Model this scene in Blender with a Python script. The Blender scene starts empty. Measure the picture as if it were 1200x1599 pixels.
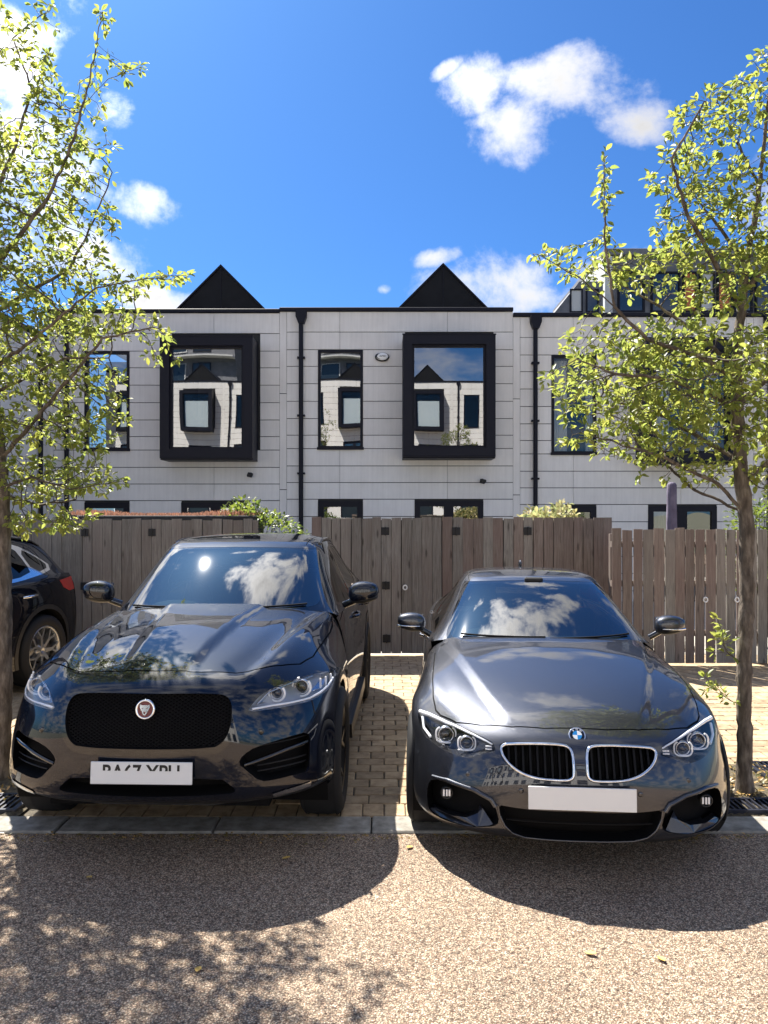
import bpy, math, random
import numpy as np
from mathutils import Vector, Matrix
from mathutils.geometry import delaunay_2d_cdt
random.seed(7)
scene = bpy.context.scene
COL = scene.collection
D2R = math.radians

# ---------------------------------------------------------------- camera (eye height 1.85 m, level, looking along +Y)
cam_data = bpy.data.cameras.new("camera"); cam = bpy.data.objects.new("camera", cam_data); COL.objects.link(cam)
cam.location = (0, 0, 1.85); cam.rotation_euler = (math.pi/2, 0, 0)
cam_data.sensor_fit = 'VERTICAL'; cam_data.sensor_height = 36; cam_data.lens = 27.04
cam_data.clip_start = .05; cam_data.clip_end = 2000
scene.camera = cam

# ---------------------------------------------------------------- sun: ahead of the camera and to the left, 51 degrees up
SUN_DIR = Vector((-.40, .665, 1.0)).normalized()
sun_data = bpy.data.lights.new("sun", 'SUN'); sun = bpy.data.objects.new("sun", sun_data); COL.objects.link(sun)
sun_data.energy = 5.0; sun_data.angle = D2R(.55); sun_data.color = (1.0, .95, .86)
sun.rotation_euler = SUN_DIR.to_track_quat('Z', 'Y').to_euler(); sun.location = (-8, 14, 20)
SUN_ELEV = math.asin(SUN_DIR.z); SUN_AZ = math.atan2(SUN_DIR.x, SUN_DIR.y)   # azimuth clockwise from +Y

# ---------------------------------------------------------------- sky with cumulus
world = bpy.data.worlds.new("World"); scene.world = world; world.use_nodes = True
def build_world():
    nt = world.node_tree; N = nt.nodes; L = nt.links; N.clear()
    out = N.new('ShaderNodeOutputWorld')
    sky = N.new('ShaderNodeTexSky'); sky.sky_type = 'NISHITA'; sky.sun_disc = False
    sky.sun_elevation = SUN_ELEV; sky.sun_rotation = SUN_AZ; sky.ozone_density = 3.0; sky.dust_density = .9; sky.air_density = 1.0
    tc = N.new('ShaderNodeTexCoord'); V = tc.outputs['Generated']
    def math_(op, a, b=None, c=None):
        n = N.new('ShaderNodeMath'); n.operation = op
        for k, x in enumerate((a, b, c)):
            if x is None: continue
            if isinstance(x, (int, float)): n.inputs[k].default_value = x
            else: L.new(x, n.inputs[k])
        return n.outputs[0]
    sep = N.new('ShaderNodeSeparateXYZ'); L.new(V, sep.inputs[0])
    # flat cloud layer: direction projected on a plane overhead, softened at the horizon
    zc = math_('ADD', math_('MAXIMUM', sep.outputs[2], 0.0), .22)
    comb = N.new('ShaderNodeCombineXYZ'); L.new(math_('DIVIDE', sep.outputs[0], zc), comb.inputs[0]); L.new(math_('DIVIDE', sep.outputs[1], zc), comb.inputs[1])
    def noise(scale, detail, rough, dist, off=(0, 0, 0), src=None, warp=None):
        n = N.new('ShaderNodeTexNoise'); n.inputs['Scale'].default_value = scale; n.inputs['Detail'].default_value = detail
        n.inputs['Roughness'].default_value = rough; n.inputs['Distortion'].default_value = dist
        m = N.new('ShaderNodeVectorMath'); m.operation = 'ADD'; m.inputs[1].default_value = off
        L.new(src or V, m.inputs[0]); L.new(m.outputs[0], n.inputs['Vector']); return n.outputs[0]
    fine = noise(7.5, 12, .62, .15, (3.4, 1.2, 2.6))
    mid = noise(2.6, 5, .55, .1, (7, 2, 5), comb.outputs[0])
    # cumulus banks: (direction x,y,z as seen from the car park, half width, half height, strength)
    F_ = 1201.0
    def blob(px, py, rx, ry, rot, strength):
        d = Vector(((px-600)/F_, 1, (800-py)/F_)).normalized()
        r = Vector((d.y, -d.x, 0)).normalized(); u = r.cross(d)
        c, s_ = math.cos(rot), math.sin(rot); r2 = r*c+u*s_; u2 = u*c-r*s_
        def dot(v, k):
            n = N.new('ShaderNodeVectorMath'); n.operation = 'DOT_PRODUCT'; L.new(V, n.inputs[0]); n.inputs[1].default_value = tuple(v*k); return n.outputs['Value']
        a = dot(r2, F_/rx*1.0); b = dot(u2, F_/ry*1.0); f = dot(d, 1.0)
        q = math_('ADD', math_('MULTIPLY', a, a), math_('MULTIPLY', b, b))
        g = math_('MULTIPLY', math_('SUBTRACT', 1.0, q), strength)
        g = math_('MAXIMUM', g, -1.2)
        # keep only the forward half of the sky for this bank
        return math_('SUBTRACT', g, math_('MULTIPLY', math_('LESS_THAN', f, 0.0), 5.0))
    banks = [(748,138,50,38,0,.85),(800,205,85,48,.35,.95),(900,138,120,44,-.15,1.1),(985,180,75,34,-.3,1.0),(840,170,95,46,.1,.75),(700,108,24,9,.5,.6),
             (172,165,40,26,0,.75),(226,316,60,30,0,.8),(10,90,95,100,.2,.85),(40,240,80,95,-.2,.72),(110,215,45,30,.4,.5),(70,390,110,50,0,.5),(245,468,60,22,0,.8),
             (685,402,42,16,.2,.9),(790,455,165,65,.05,1.0),(640,500,60,36,.3,.8),(930,430,90,45,0,.9),(600,452,14,9,0,.7),
             # above the frame, seen mirrored in the windscreens and bonnets
             (720,-1680,330,200,.1,1.15),(330,-700,90,40,-.3,.7),(1000,-420,200,70,.2,.6),(1250,-900,160,90,0,.8),(-500,-200,350,260,.2,.9),(1750,100,300,220,0,.9)]
    acc = None
    for b in banks:
        g = blob(*b); acc = g if acc is None else math_('MAXIMUM', acc, g)
    dens = math_('ADD', math_('MULTIPLY', acc, .70), math_('MULTIPLY', math_('SUBTRACT', fine, .52), 4.0))
    back = math_('MULTIPLY', math_('SUBTRACT', .10, sep.outputs[1]), 3.0)   # unseen cumulus behind the camera, thickened to light the shaded facades
    wide = math_('ADD', math_('MULTIPLY', math_('SUBTRACT', mid, .40), 3.0), math_('MULTIPLY', math_('SUBTRACT', fine, .5), 1.4))
    wide = math_('MINIMUM', wide, back)
    dens = math_('MAXIMUM', dens, wide)
    mr = N.new('ShaderNodeMapRange'); mr.interpolation_type = 'SMOOTHSTEP'; mr.inputs[1].default_value = -.02; mr.inputs[2].default_value = .95
    L.new(dens, mr.inputs[0])
    cover = math_('MULTIPLY', mr.outputs[0], .96)
    # thick parts are a little greyer underneath
    shade = N.new('ShaderNodeMapRange'); shade.inputs[1].default_value = .3; shade.inputs[2].default_value = 1.3; shade.inputs[3].default_value = 1.0; shade.inputs[4].default_value = .58
    L.new(math_('ADD', dens, math_('MULTIPLY', math_('SUBTRACT', noise(3.1, 4, .6, 0, (9, 4, 1)), .5), 1.2)), shade.inputs[0])
    cc = N.new('ShaderNodeVectorMath'); cc.operation = 'SCALE'; cc.inputs[0].default_value = CLOUD_COL; L.new(shade.outputs[0], cc.inputs['Scale'])
    # clouds near the sun are brighter (forward scattering)
    sd = N.new('ShaderNodeVectorMath'); sd.operation = 'DOT_PRODUCT'; L.new(V, sd.inputs[0]); sd.inputs[1].default_value = tuple(SUN_DIR)
    glow = math_('ADD', 1.0, math_('MULTIPLY', math_('POWER', math_('MAXIMUM', sd.outputs['Value'], 0.0), 12.0), 4.5))
    glow = math_('ADD', glow, math_('MULTIPLY', math_('MAXIMUM', math_('SUBTRACT', .35, sep.outputs[1]), 0.0), BACK_GAIN))  # clouds behind the camera get extra brightness, added to lift ambient light
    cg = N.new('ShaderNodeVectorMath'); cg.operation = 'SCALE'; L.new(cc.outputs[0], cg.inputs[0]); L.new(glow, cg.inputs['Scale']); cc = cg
    tint = N.new('ShaderNodeMix'); tint.data_type = 'RGBA'; tint.blend_type = 'MULTIPLY'; tint.inputs[0].default_value = 1.0
    L.new(sky.outputs[0], tint.inputs[6]); tint.inputs[7].default_value = (*SKY_TINT, 1)
    mix = N.new('ShaderNodeMix'); mix.data_type = 'RGBA'; L.new(cover, mix.inputs[0]); L.new(tint.outputs[2], mix.inputs[6]); L.new(cc.outputs[0], mix.inputs[7])
    bg = N.new('ShaderNodeBackground'); bg.inputs[1].default_value = SKY_STRENGTH
    L.new(mix.outputs[2], bg.inputs[0]); L.new(bg.outputs[0], out.inputs[0])
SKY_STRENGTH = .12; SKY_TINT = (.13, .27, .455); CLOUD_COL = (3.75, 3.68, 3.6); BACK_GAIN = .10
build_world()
scene.view_settings.view_transform = 'Standard'; scene.view_settings.look = 'None'
scene.view_settings.exposure = 1.45; scene.view_settings.gamma = 1.0; scene.view_settings.use_curve_mapping = False
scene.render.engine = 'CYCLES'
scene.cycles.max_bounces = 10; scene.cycles.transparent_max_bounces = 24; scene.cycles.glossy_bounces = 5
scene.cycles.sample_clamp_indirect = 6; scene.cycles.use_denoising = True
# ---------------------------------------------------------------- numeric surface helper (B-spline sheets)
class Sheet:
    """Half of a left/right symmetric body sheet: uniform cubic B-spline over a control cage [row][col]=(x,y,z)."""
    def __init__(s, cage, mirror=True, disp=None):
        P = np.array(cage, float); s.R, s.C = P.shape[:2]; s.mirror = mirror; s.disp = disp
        top = 2*P[0]-P[1]; bot = 2*P[-1]-P[-2]
        P = np.concatenate([top[None], P, bot[None]], 0)
        if mirror:
            l = P[:, 1].copy(); l[:, 0] *= -1
        else: l = 2*P[:, 0]-P[:, 1]
        r = 2*P[:, -1]-P[:, -2]
        s.P = np.concatenate([l[:, None], P, r[:, None]], 1)
        s.grid = None
    @staticmethod
    def _b(t):
        return np.stack([(1-t)**3/6, (3*t**3-6*t*t+4)/6, (-3*t**3+3*t*t+3*t+1)/6, t**3/6], -1)
    def __call__(s, u, v):
        u = np.asarray(u, float); v = np.asarray(v, float)
        sg = np.ones_like(u)
        if s.mirror: sg = np.where(u < 0, -1.0, 1.0); u = np.abs(u)
        u = np.clip(u, 0, s.C-1); v = np.clip(v, 0, s.R-1)
        i = np.minimum(u.astype(int), s.C-2); j = np.minimum(v.astype(int), s.R-2)
        bu = s._b(u-i); bv = s._b(v-j); out = np.zeros(u.shape+(3,))
        for a in range(4):
            for b in range(4):
                out += (bv[..., a]*bu[..., b])[..., None]*s.P[j+a, i+b]
        if s.disp is not None: out = s.disp(out)
        out[..., 0] *= sg
        return out
    def normal(s, u, v, e=4e-3):
        u = np.asarray(u, float); v = np.asarray(v, float)
        lo = -9 if s.mirror else 0
        du = s(np.minimum(u+e, s.C-1), v)-s(np.maximum(u-e, lo), v)
        dv = s(u, np.minimum(v+e, s.R-1))-s(u, np.maximum(v-e, 0))
        n = np.cross(du, dv); L = np.linalg.norm(n, axis=-1, keepdims=True)
        return n/np.maximum(L, 1e-12)
    def invert(s, pts, proj, vr=None, ur=None, fac=None, tol=None):
        """(u,v) whose projection proj(P)->2D is nearest each 2D point"""
        pts = np.asarray(pts, float)
        u0, u1 = ur or (0, s.C-1); v0, v1 = vr or (0, s.R-1)
        U, V = np.meshgrid(np.linspace(u0, u1, 140), np.linspace(v0, v1, 140))
        G = proj(s(U, V)); G = G.reshape(-1, 2); U = U.ravel(); V = V.ravel(); res = []
        for p in pts:
            k = np.argmin(((G-p)**2).sum(1)); res.append((U[k], V[k]))
        r = np.array(res); e = 1e-3
        for _ in range(12):
            u, v = r[:, 0], r[:, 1]; f = proj(s(u, v))-pts
            ue = np.where(u+e > u1, -e, e); ve = np.where(v+e > v1, -e, e)
            fu = (proj(s(u+ue, v))-pts-f)/ue[:, None]; fv = (proj(s(u, v+ve))-pts-f)/ve[:, None]
            det = fu[:, 0]*fv[:, 1]-fu[:, 1]*fv[:, 0]; det = np.where(np.abs(det) < 1e-9, 1e-9, det)
            a = (-f[:, 0]*fv[:, 1]+f[:, 1]*fv[:, 0])/det; b = (-fu[:, 0]*f[:, 1]+fu[:, 1]*f[:, 0])/det
            m = np.maximum(1, np.hypot(a, b)/.4); a, b = a/m, b/m
            r = np.stack([np.clip(u+a, u0, u1), np.clip(v+b, v0, v1)], 1)
        return r
FRONT = lambda P: P[..., [0, 2]]
TOP = lambda P: P[..., [0, 1]]
SIDE = lambda P: P[..., [1, 2]]

def smoothstep(x, a, b):
    t = np.clip((x-a)/(b-a), 0, 1); return t*t*(3-2*t)
def dist_poly(P2, poly):
    """distance and side (positive = right of travel) from points to an open polyline"""
    poly = np.asarray(poly, float); best = np.full(P2.shape[:-1], 1e9); sd = np.zeros(P2.shape[:-1]); tt = np.zeros(P2.shape[:-1])
    n = len(poly)-1
    for k in range(n):
        a, b = poly[k], poly[k+1]; d = b-a; L2 = d@d
        t = ((P2-a)@d)/L2; t = np.clip(t, 0, 1)
        q = P2-(a+t[..., None]*d); r = np.hypot(q[..., 0], q[..., 1])
        s_ = np.sign(d[0]*(-(P2[..., 1]-a[1]))+d[1]*(P2[..., 0]-a[0]))
        m = r < best; best = np.where(m, r, best); sd = np.where(m, s_, sd); tt = np.where(m, (k+t)/n, tt)
    return best*sd, tt
# ---------------------------------------------------------------- body cages, metres; x from the centre line, y back from the nose, z up
def arch_pt(x, a, cy, cz, R): return (x, cy+R*math.cos(math.radians(a)), cz+R*math.sin(math.radians(a)))
def coupe_cages():
    A = lambda x, a: arch_pt(x, a, .79, .33, .355)
    nose = [
     [(0,1.42,.968),(.22,1.43,.966),(.44,1.48,.957),(.60,1.54,.945),(.70,1.62,.93),(.80,1.64,.885),(.872,1.56,.74),(.905,1.40,.5),A(.89,-25)],
     [(0,1.12,.945),(.22,1.13,.943),(.44,1.15,.935),(.60,1.17,.925),(.71,1.2,.905),(.81,1.22,.855),(.882,1.22,.73),(.908,1.20,.55),A(.895,20)],
     [(0,.84,.905),(.22,.845,.903),(.44,.85,.895),(.60,.86,.885),(.715,.87,.867),(.81,.88,.825),(.885,.91,.75),(.91,.95,.70),A(.90,58)],
     [(0,.56,.855),(.22,.565,.853),(.43,.58,.845),(.59,.60,.83),(.70,.63,.812),(.79,.67,.785),(.865,.72,.745),(.90,.77,.71),A(.90,90)],
     [(0,.32,.795),(.22,.325,.793),(.43,.35,.782),(.575,.40,.765),(.68,.46,.745),(.765,.52,.722),(.842,.58,.70),(.885,.64,.68),A(.895,113)],
     [(0,.15,.742),(.22,.16,.74),(.42,.20,.728),(.565,.27,.71),(.675,.35,.69),(.76,.43,.67),(.83,.5,.65),(.872,.56,.63),A(.885,129)],
     [(0,.05,.685),(.22,.06,.683),(.42,.10,.67),(.56,.17,.645),(.67,.26,.622),(.755,.345,.60),(.825,.43,.58),(.868,.51,.565),A(.885,142)],
     [(0,.0,.57),(.22,.01,.568),(.42,.05,.555),(.57,.12,.54),(.69,.21,.525),(.775,.30,.51),(.84,.385,.5),(.878,.46,.49),A(.89,155)],
     [(0,-.02,.46),(.22,-.012,.46),(.43,.025,.45),(.58,.09,.44),(.70,.17,.43),(.785,.26,.42),(.85,.345,.41),(.885,.42,.40),A(.895,169)],
     [(0,-.01,.34),(.22,0,.34),(.44,.03,.33),(.6,.085,.325),(.715,.16,.32),(.795,.245,.31),(.858,.33,.305),(.89,.405,.30),A(.895,184)],
     [(0,.0,.225),(.22,.005,.225),(.44,.03,.22),(.6,.085,.215),(.715,.16,.21),(.79,.245,.21),(.85,.33,.215),(.88,.41,.22),A(.885,199)],
     [(0,.05,.165),(.22,.055,.165),(.44,.08,.165),(.59,.14,.165),(.70,.21,.165),(.77,.29,.165),(.82,.37,.165),(.85,.44,.17),A(.86,207)]]
    green = [
     [(0,1.39,.96),(.25,1.41,.957),(.46,1.47,.947),(.60,1.54,.935),(.70,1.63,.92),(.745,1.67,.905),(.775,1.70,.893),(.80,1.72,.88)],
     [(0,1.74,1.14),(.24,1.76,1.138),(.45,1.82,1.13),(.57,1.89,1.12),(.65,1.97,1.105),(.705,2.0,1.03),(.758,2.02,.955),(.812,2.03,.885)],
     [(0,2.12,1.318),(.22,2.13,1.315),(.41,2.18,1.305),(.51,2.24,1.293),(.58,2.33,1.27),(.655,2.36,1.16),(.74,2.38,1.02),(.82,2.40,.89)],
     [(0,2.34,1.358),(.22,2.35,1.355),(.41,2.38,1.347),(.51,2.42,1.336),(.575,2.5,1.305),(.65,2.52,1.19),(.74,2.54,1.035),(.825,2.55,.895)],
     [(0,2.8,1.378),(.22,2.8,1.375),(.41,2.81,1.365),(.51,2.82,1.35),(.57,2.85,1.315),(.645,2.85,1.2),(.74,2.85,1.045),(.83,2.85,.905)],
     [(0,3.3,1.355),(.22,3.3,1.352),(.41,3.3,1.342),(.50,3.3,1.325),(.56,3.3,1.295),(.635,3.3,1.18),(.735,3.3,1.04),(.835,3.3,.92)],
     [(0,3.75,1.275),(.22,3.75,1.272),(.4,3.74,1.26),(.48,3.73,1.245),(.54,3.72,1.22),(.61,3.73,1.13),(.71,3.75,1.02),(.82,3.78,.935)],
     [(0,4.2,1.10),(.22,4.2,1.098),(.4,4.18,1.085),(.5,4.16,1.07),(.57,4.15,1.05),(.65,4.15,1.01),(.72,4.15,.97),(.79,4.15,.94)],
     [(0,4.52,1.02),(.22,4.52,1.018),(.4,4.5,1.01),(.5,4.48,1.0),(.58,4.46,.985),(.65,4.44,.97),(.70,4.42,.95),(.76,4.40,.93)],
     [(0,4.6,.96),(.22,4.6,.96),(.4,4.58,.95),(.5,4.56,.94),(.6,4.53,.93),(.67,4.5,.92),(.72,4.47,.91),(.77,4.44,.90)],
     [(0,4.62,.7),(.22,4.62,.7),(.4,4.6,.7),(.52,4.58,.7),(.64,4.55,.7),(.73,4.5,.7),(.79,4.45,.7),(.83,4.4,.7)],
     [(0,4.64,.45),(.22,4.64,.45),(.4,4.62,.45),(.54,4.6,.45),(.68,4.56,.45),(.77,4.5,.45),(.83,4.43,.45),(.86,4.36,.45)],
     [(0,4.58,.2),(.22,4.58,.2),(.4,4.56,.2),(.54,4.54,.2),(.68,4.5,.2),(.76,4.44,.2),(.81,4.38,.2),(.84,4.3,.2)]]
    side = []
    for (bx,by,bz),(sx,sy,sz),(mx,my,mz),(lx,ly,lz),(ex,ey,ez) in [
      [(.795,1.62,.885),(.812,1.62,.865),(.872,1.56,.74),(.905,1.40,.5),(.885,1.10,.18)],
      [(.81,1.9,.885),(.83,1.9,.86),(.878,1.88,.74),(.905,1.8,.5),(.885,1.75,.18)],
      [(.82,2.4,.89),(.842,2.4,.865),(.88,2.4,.74),(.905,2.4,.5),(.885,2.4,.18)],
      [(.83,2.85,.903),(.855,2.85,.875),(.885,2.85,.74),(.905,2.85,.5),(.885,2.85,.18)],
      [(.835,3.3,.918),(.875,3.3,.885),(.905,3.3,.76),(.912,3.3,.5),(.89,3.3,.18)],
      [(.825,3.7,.93),(.88,3.7,.895),(.912,3.7,.78),(.912,3.7,.5),(.89,3.7,.18)],
      [(.79,4.1,.94),(.85,4.1,.90),(.90,4.1,.78),(.90,4.1,.5),(.88,4.1,.2)],
      [(.765,4.38,.925),(.80,4.38,.89),(.855,4.36,.75),(.87,4.36,.5),(.85,4.32,.2)]]:
        side.append([(bx,by,bz),(sx,sy,sz),(mx,my,mz),(lx,ly,lz),(ex,ey,ez)])
    nose = [[(x*(.972-.022*max(0,min(1,(.62-z)/.25))), y, z+.02*max(0,(z-.9)/.07)+.035*max(0,(.34-z)/.17)) for x, y, z in r] for r in nose]
    green = [[(x*(.972 if i > 9 else 1.0 if i < 1 else .985-.055*min(1,max(0,(z-.95)/.3))), y, z+(.022 if i == 0 else (.012+.020*(i == 1)*(j < 5)) if i < 4 else 0)) for j, (x, y, z) in enumerate(r)] for i, r in enumerate(green)]
    side = [[(x*.972, y, z) for x, y, z in r] for r in side]
    return nose, green, side

def suv_cages():
    A = lambda x, a: arch_pt(x, a, .88, .40, .425)
    nose = [
     [(0,1.42,1.155),(.24,1.43,1.153),(.48,1.48,1.145),(.64,1.55,1.13),(.75,1.64,1.11),(.85,1.68,1.05),(.925,1.64,.86),(.955,1.50,.58),A(.94,-27)],
     [(0,1.14,1.135),(.24,1.145,1.133),(.48,1.17,1.12),(.64,1.2,1.105),(.76,1.24,1.08),(.86,1.28,1.02),(.93,1.32,.88),(.96,1.30,.72),A(.95,20)],
     [(0,.86,1.11),(.24,.865,1.108),(.47,.88,1.095),(.63,.90,1.08),(.755,.92,1.055),(.855,.95,1.0),(.93,.99,.91),(.962,1.03,.86),A(.955,58)],
     [(0,.58,1.075),(.24,.585,1.072),(.46,.60,1.062),(.62,.63,1.045),(.74,.67,1.02),(.84,.72,.975),(.915,.79,.925),(.955,.84,.88),A(.955,90)],
     [(0,.34,1.035),(.24,.345,1.032),(.45,.37,1.02),(.60,.42,1.0),(.715,.48,.975),(.81,.54,.94),(.89,.61,.90),(.937,.68,.865),A(.95,113)],
     [(0,.17,.995),(.24,.18,.993),(.44,.21,.98),(.58,.28,.958),(.70,.36,.93),(.80,.44,.90),(.875,.52,.865),(.92,.60,.82),A(.94,129)],
     [(0,.06,.935),(.24,.07,.933),(.44,.11,.915),(.58,.18,.89),(.70,.27,.865),(.795,.36,.84),(.87,.45,.805),(.915,.54,.76),A(.94,142)],
     [(0,.01,.80),(.24,.02,.80),(.44,.055,.785),(.59,.12,.765),(.71,.205,.745),(.81,.30,.72),(.885,.40,.69),(.925,.49,.655),A(.945,155)],
     [(0,-.01,.64),(.24,.0,.64),(.45,.03,.63),(.60,.09,.615),(.73,.17,.60),(.83,.265,.58),(.90,.37,.555),(.935,.46,.53),A(.95,168)],
     [(0,-.005,.47),(.24,.005,.47),(.45,.03,.46),(.61,.085,.45),(.74,.165,.44),(.84,.255,.43),(.905,.35,.42),(.94,.45,.41),A(.95,182)],
     [(0,.02,.33),(.24,.025,.33),(.45,.05,.325),(.61,.10,.32),(.74,.18,.315),(.835,.265,.31),(.90,.36,.305),(.93,.455,.30),A(.94,196)],
     [(0,.10,.26),(.24,.105,.26),(.45,.13,.26),(.6,.18,.26),(.71,.25,.26),(.80,.32,.26),(.86,.40,.265),(.89,.49,.27),A(.90,205)]]
    green = [
     [(0,1.39,1.145),(.26,1.41,1.142),(.48,1.47,1.13),(.64,1.55,1.115),(.74,1.64,1.10),(.79,1.70,1.085),(.82,1.73,1.07),(.85,1.76,1.055)],
     [(0,1.74,1.36),(.25,1.76,1.358),(.47,1.82,1.345),(.60,1.89,1.33),(.685,1.98,1.31),(.75,2.02,1.23),(.81,2.05,1.145),(.862,2.07,1.06)],
     [(0,2.12,1.578),(.24,2.13,1.575),(.44,2.17,1.56),(.56,2.24,1.545),(.635,2.34,1.515),(.71,2.38,1.38),(.795,2.41,1.21),(.872,2.43,1.065)],
     [(0,2.33,1.622),(.24,2.34,1.62),(.44,2.37,1.61),(.56,2.42,1.595),(.64,2.52,1.555),(.715,2.55,1.41),(.80,2.57,1.22),(.875,2.58,1.07)],
     [(0,2.85,1.655),(.24,2.85,1.652),(.44,2.86,1.64),(.56,2.88,1.622),(.64,2.9,1.58),(.715,2.9,1.43),(.80,2.9,1.235),(.88,2.9,1.085)],
     [(0,3.4,1.645),(.24,3.4,1.642),(.43,3.4,1.63),(.55,3.4,1.61),(.63,3.4,1.57),(.705,3.4,1.42),(.795,3.4,1.24),(.885,3.4,1.11)],
     [(0,3.95,1.60),(.24,3.95,1.597),(.42,3.94,1.585),(.53,3.93,1.565),(.60,3.92,1.52),(.68,3.92,1.39),(.77,3.93,1.25),(.875,3.95,1.14)],
     [(0,4.3,1.54),(.24,4.3,1.537),(.41,4.28,1.525),(.51,4.26,1.505),(.57,4.22,1.45),(.65,4.2,1.34),(.73,4.2,1.24),(.82,4.22,1.15)],
     [(0,4.42,1.38),(.24,4.42,1.378),(.42,4.4,1.37),(.53,4.38,1.36),(.62,4.35,1.32),(.70,4.33,1.25),(.76,4.33,1.19),(.82,4.33,1.13)],
     [(0,4.6,1.12),(.24,4.6,1.12),(.42,4.58,1.115),(.56,4.55,1.11),(.67,4.51,1.10),(.75,4.47,1.09),(.81,4.44,1.08),(.85,4.42,1.07)],
     [(0,4.66,.95),(.24,4.66,.95),(.42,4.64,.95),(.56,4.62,.95),(.68,4.58,.95),(.77,4.53,.95),(.83,4.48,.95),(.87,4.43,.95)],
     [(0,4.71,.62),(.24,4.71,.62),(.42,4.69,.62),(.58,4.66,.62),(.72,4.61,.62),(.82,4.55,.62),(.88,4.48,.62),(.91,4.4,.62)],
     [(0,4.64,.3),(.24,4.64,.3),(.42,4.62,.3),(.58,4.59,.3),(.71,4.54,.3),(.80,4.48,.3),(.86,4.42,.3),(.89,4.34,.3)]]
    side = [
      [(.845,1.66,1.055),(.865,1.66,1.03),(.925,1.62,.86),(.955,1.48,.58),(.935,1.2,.26)],
      [(.862,2.0,1.06),(.882,2.0,1.03),(.93,1.98,.87),(.957,1.95,.58),(.93,1.9,.26)],
      [(.872,2.45,1.066),(.895,2.45,1.035),(.935,2.45,.87),(.955,2.45,.58),(.93,2.45,.26)],
      [(.88,2.9,1.085),(.905,2.9,1.045),(.94,2.9,.88),(.955,2.9,.58),(.93,2.9,.26)],
      [(.885,3.4,1.11),(.92,3.4,1.06),(.96,3.4,.9),(.965,3.4,.6),(.94,3.4,.26)],
      [(.878,3.8,1.135),(.93,3.8,1.075),(.972,3.8,.91),(.97,3.8,.62),(.945,3.8,.28)],
      [(.85,4.15,1.15),(.905,4.15,1.085),(.955,4.15,.92),(.955,4.15,.64),(.93,4.15,.3)],
      [(.82,4.38,1.13),(.86,4.38,1.07),(.90,4.38,.92),(.915,4.38,.64),(.89,4.35,.3)]]
    nose = [[(x*.985, y, z+.035*max(0,(z-1.0)/.15)+.06*max(0,(.44-z)/.18)) for x, y, z in r] for r in nose]
    green = [[(x*.985, y, z+(.035 if i == 0 else (.03 if i < 4 and j > 2 else .012)+.022*(i == 1)*(j < 5))) for j, (x, y, z) in enumerate(r)] for i, r in enumerate(green)]
    side = [[(x*.985, y, z+(.03 if k < 2 else 0)) for k, (x, y, z) in enumerate(r)] for r in side]
    return nose, green, side

# hood swages, applied on top of the smooth sheets
def coupe_hood(P):
    P = P.copy(); x, y, z = np.abs(P[..., 0]), P[..., 1], P[..., 2]
    d, t = dist_poly(np.stack([x, y], -1), [(.665,1.50),(.60,1.2),(.52,.85),(.43,.5),(.33,.22)])
    top = smoothstep(z, .66, .76)*smoothstep(y, .12, .3)
    s = 1-smoothstep(-d, -.012, .055)            # inside the swage lines: raised
    P[..., 2] += .016*s*top
    d2, t2 = dist_poly(np.stack([x, y], -1), [(.80,1.6),(.79,1.2),(.77,.85),(.70,.55),(.62,.38)])
    P[..., 2] += .010*np.exp(-(d2/.05)**2)*top
    # shoulder under the headlight
    return P
def suv_hood(P):
    P = P.copy(); x, y, z = np.abs(P[..., 0]), P[..., 1], P[..., 2]
    top = smoothstep(z, .90, 1.0)*smoothstep(y, .12, .4)
    d, t = dist_poly(np.stack([x, y], -1), [(.34,1.5),(.27,1.1),(.22,.7),(.18,.3)])
    P[..., 2] += .022*(1-smoothstep(-d, -.03, .05))*top
    d, t = dist_poly(np.stack([x, y], -1), [(.74,1.6),(.68,1.2),(.62,.8),(.56,.45),(.5,.25)])
    P[..., 2] += top*(.020*smoothstep(-d, -.05, .03)*(1-smoothstep(-d, .05, .22)) - .008*np.exp(-((d-.08)/.07)**2))
    return P
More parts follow.
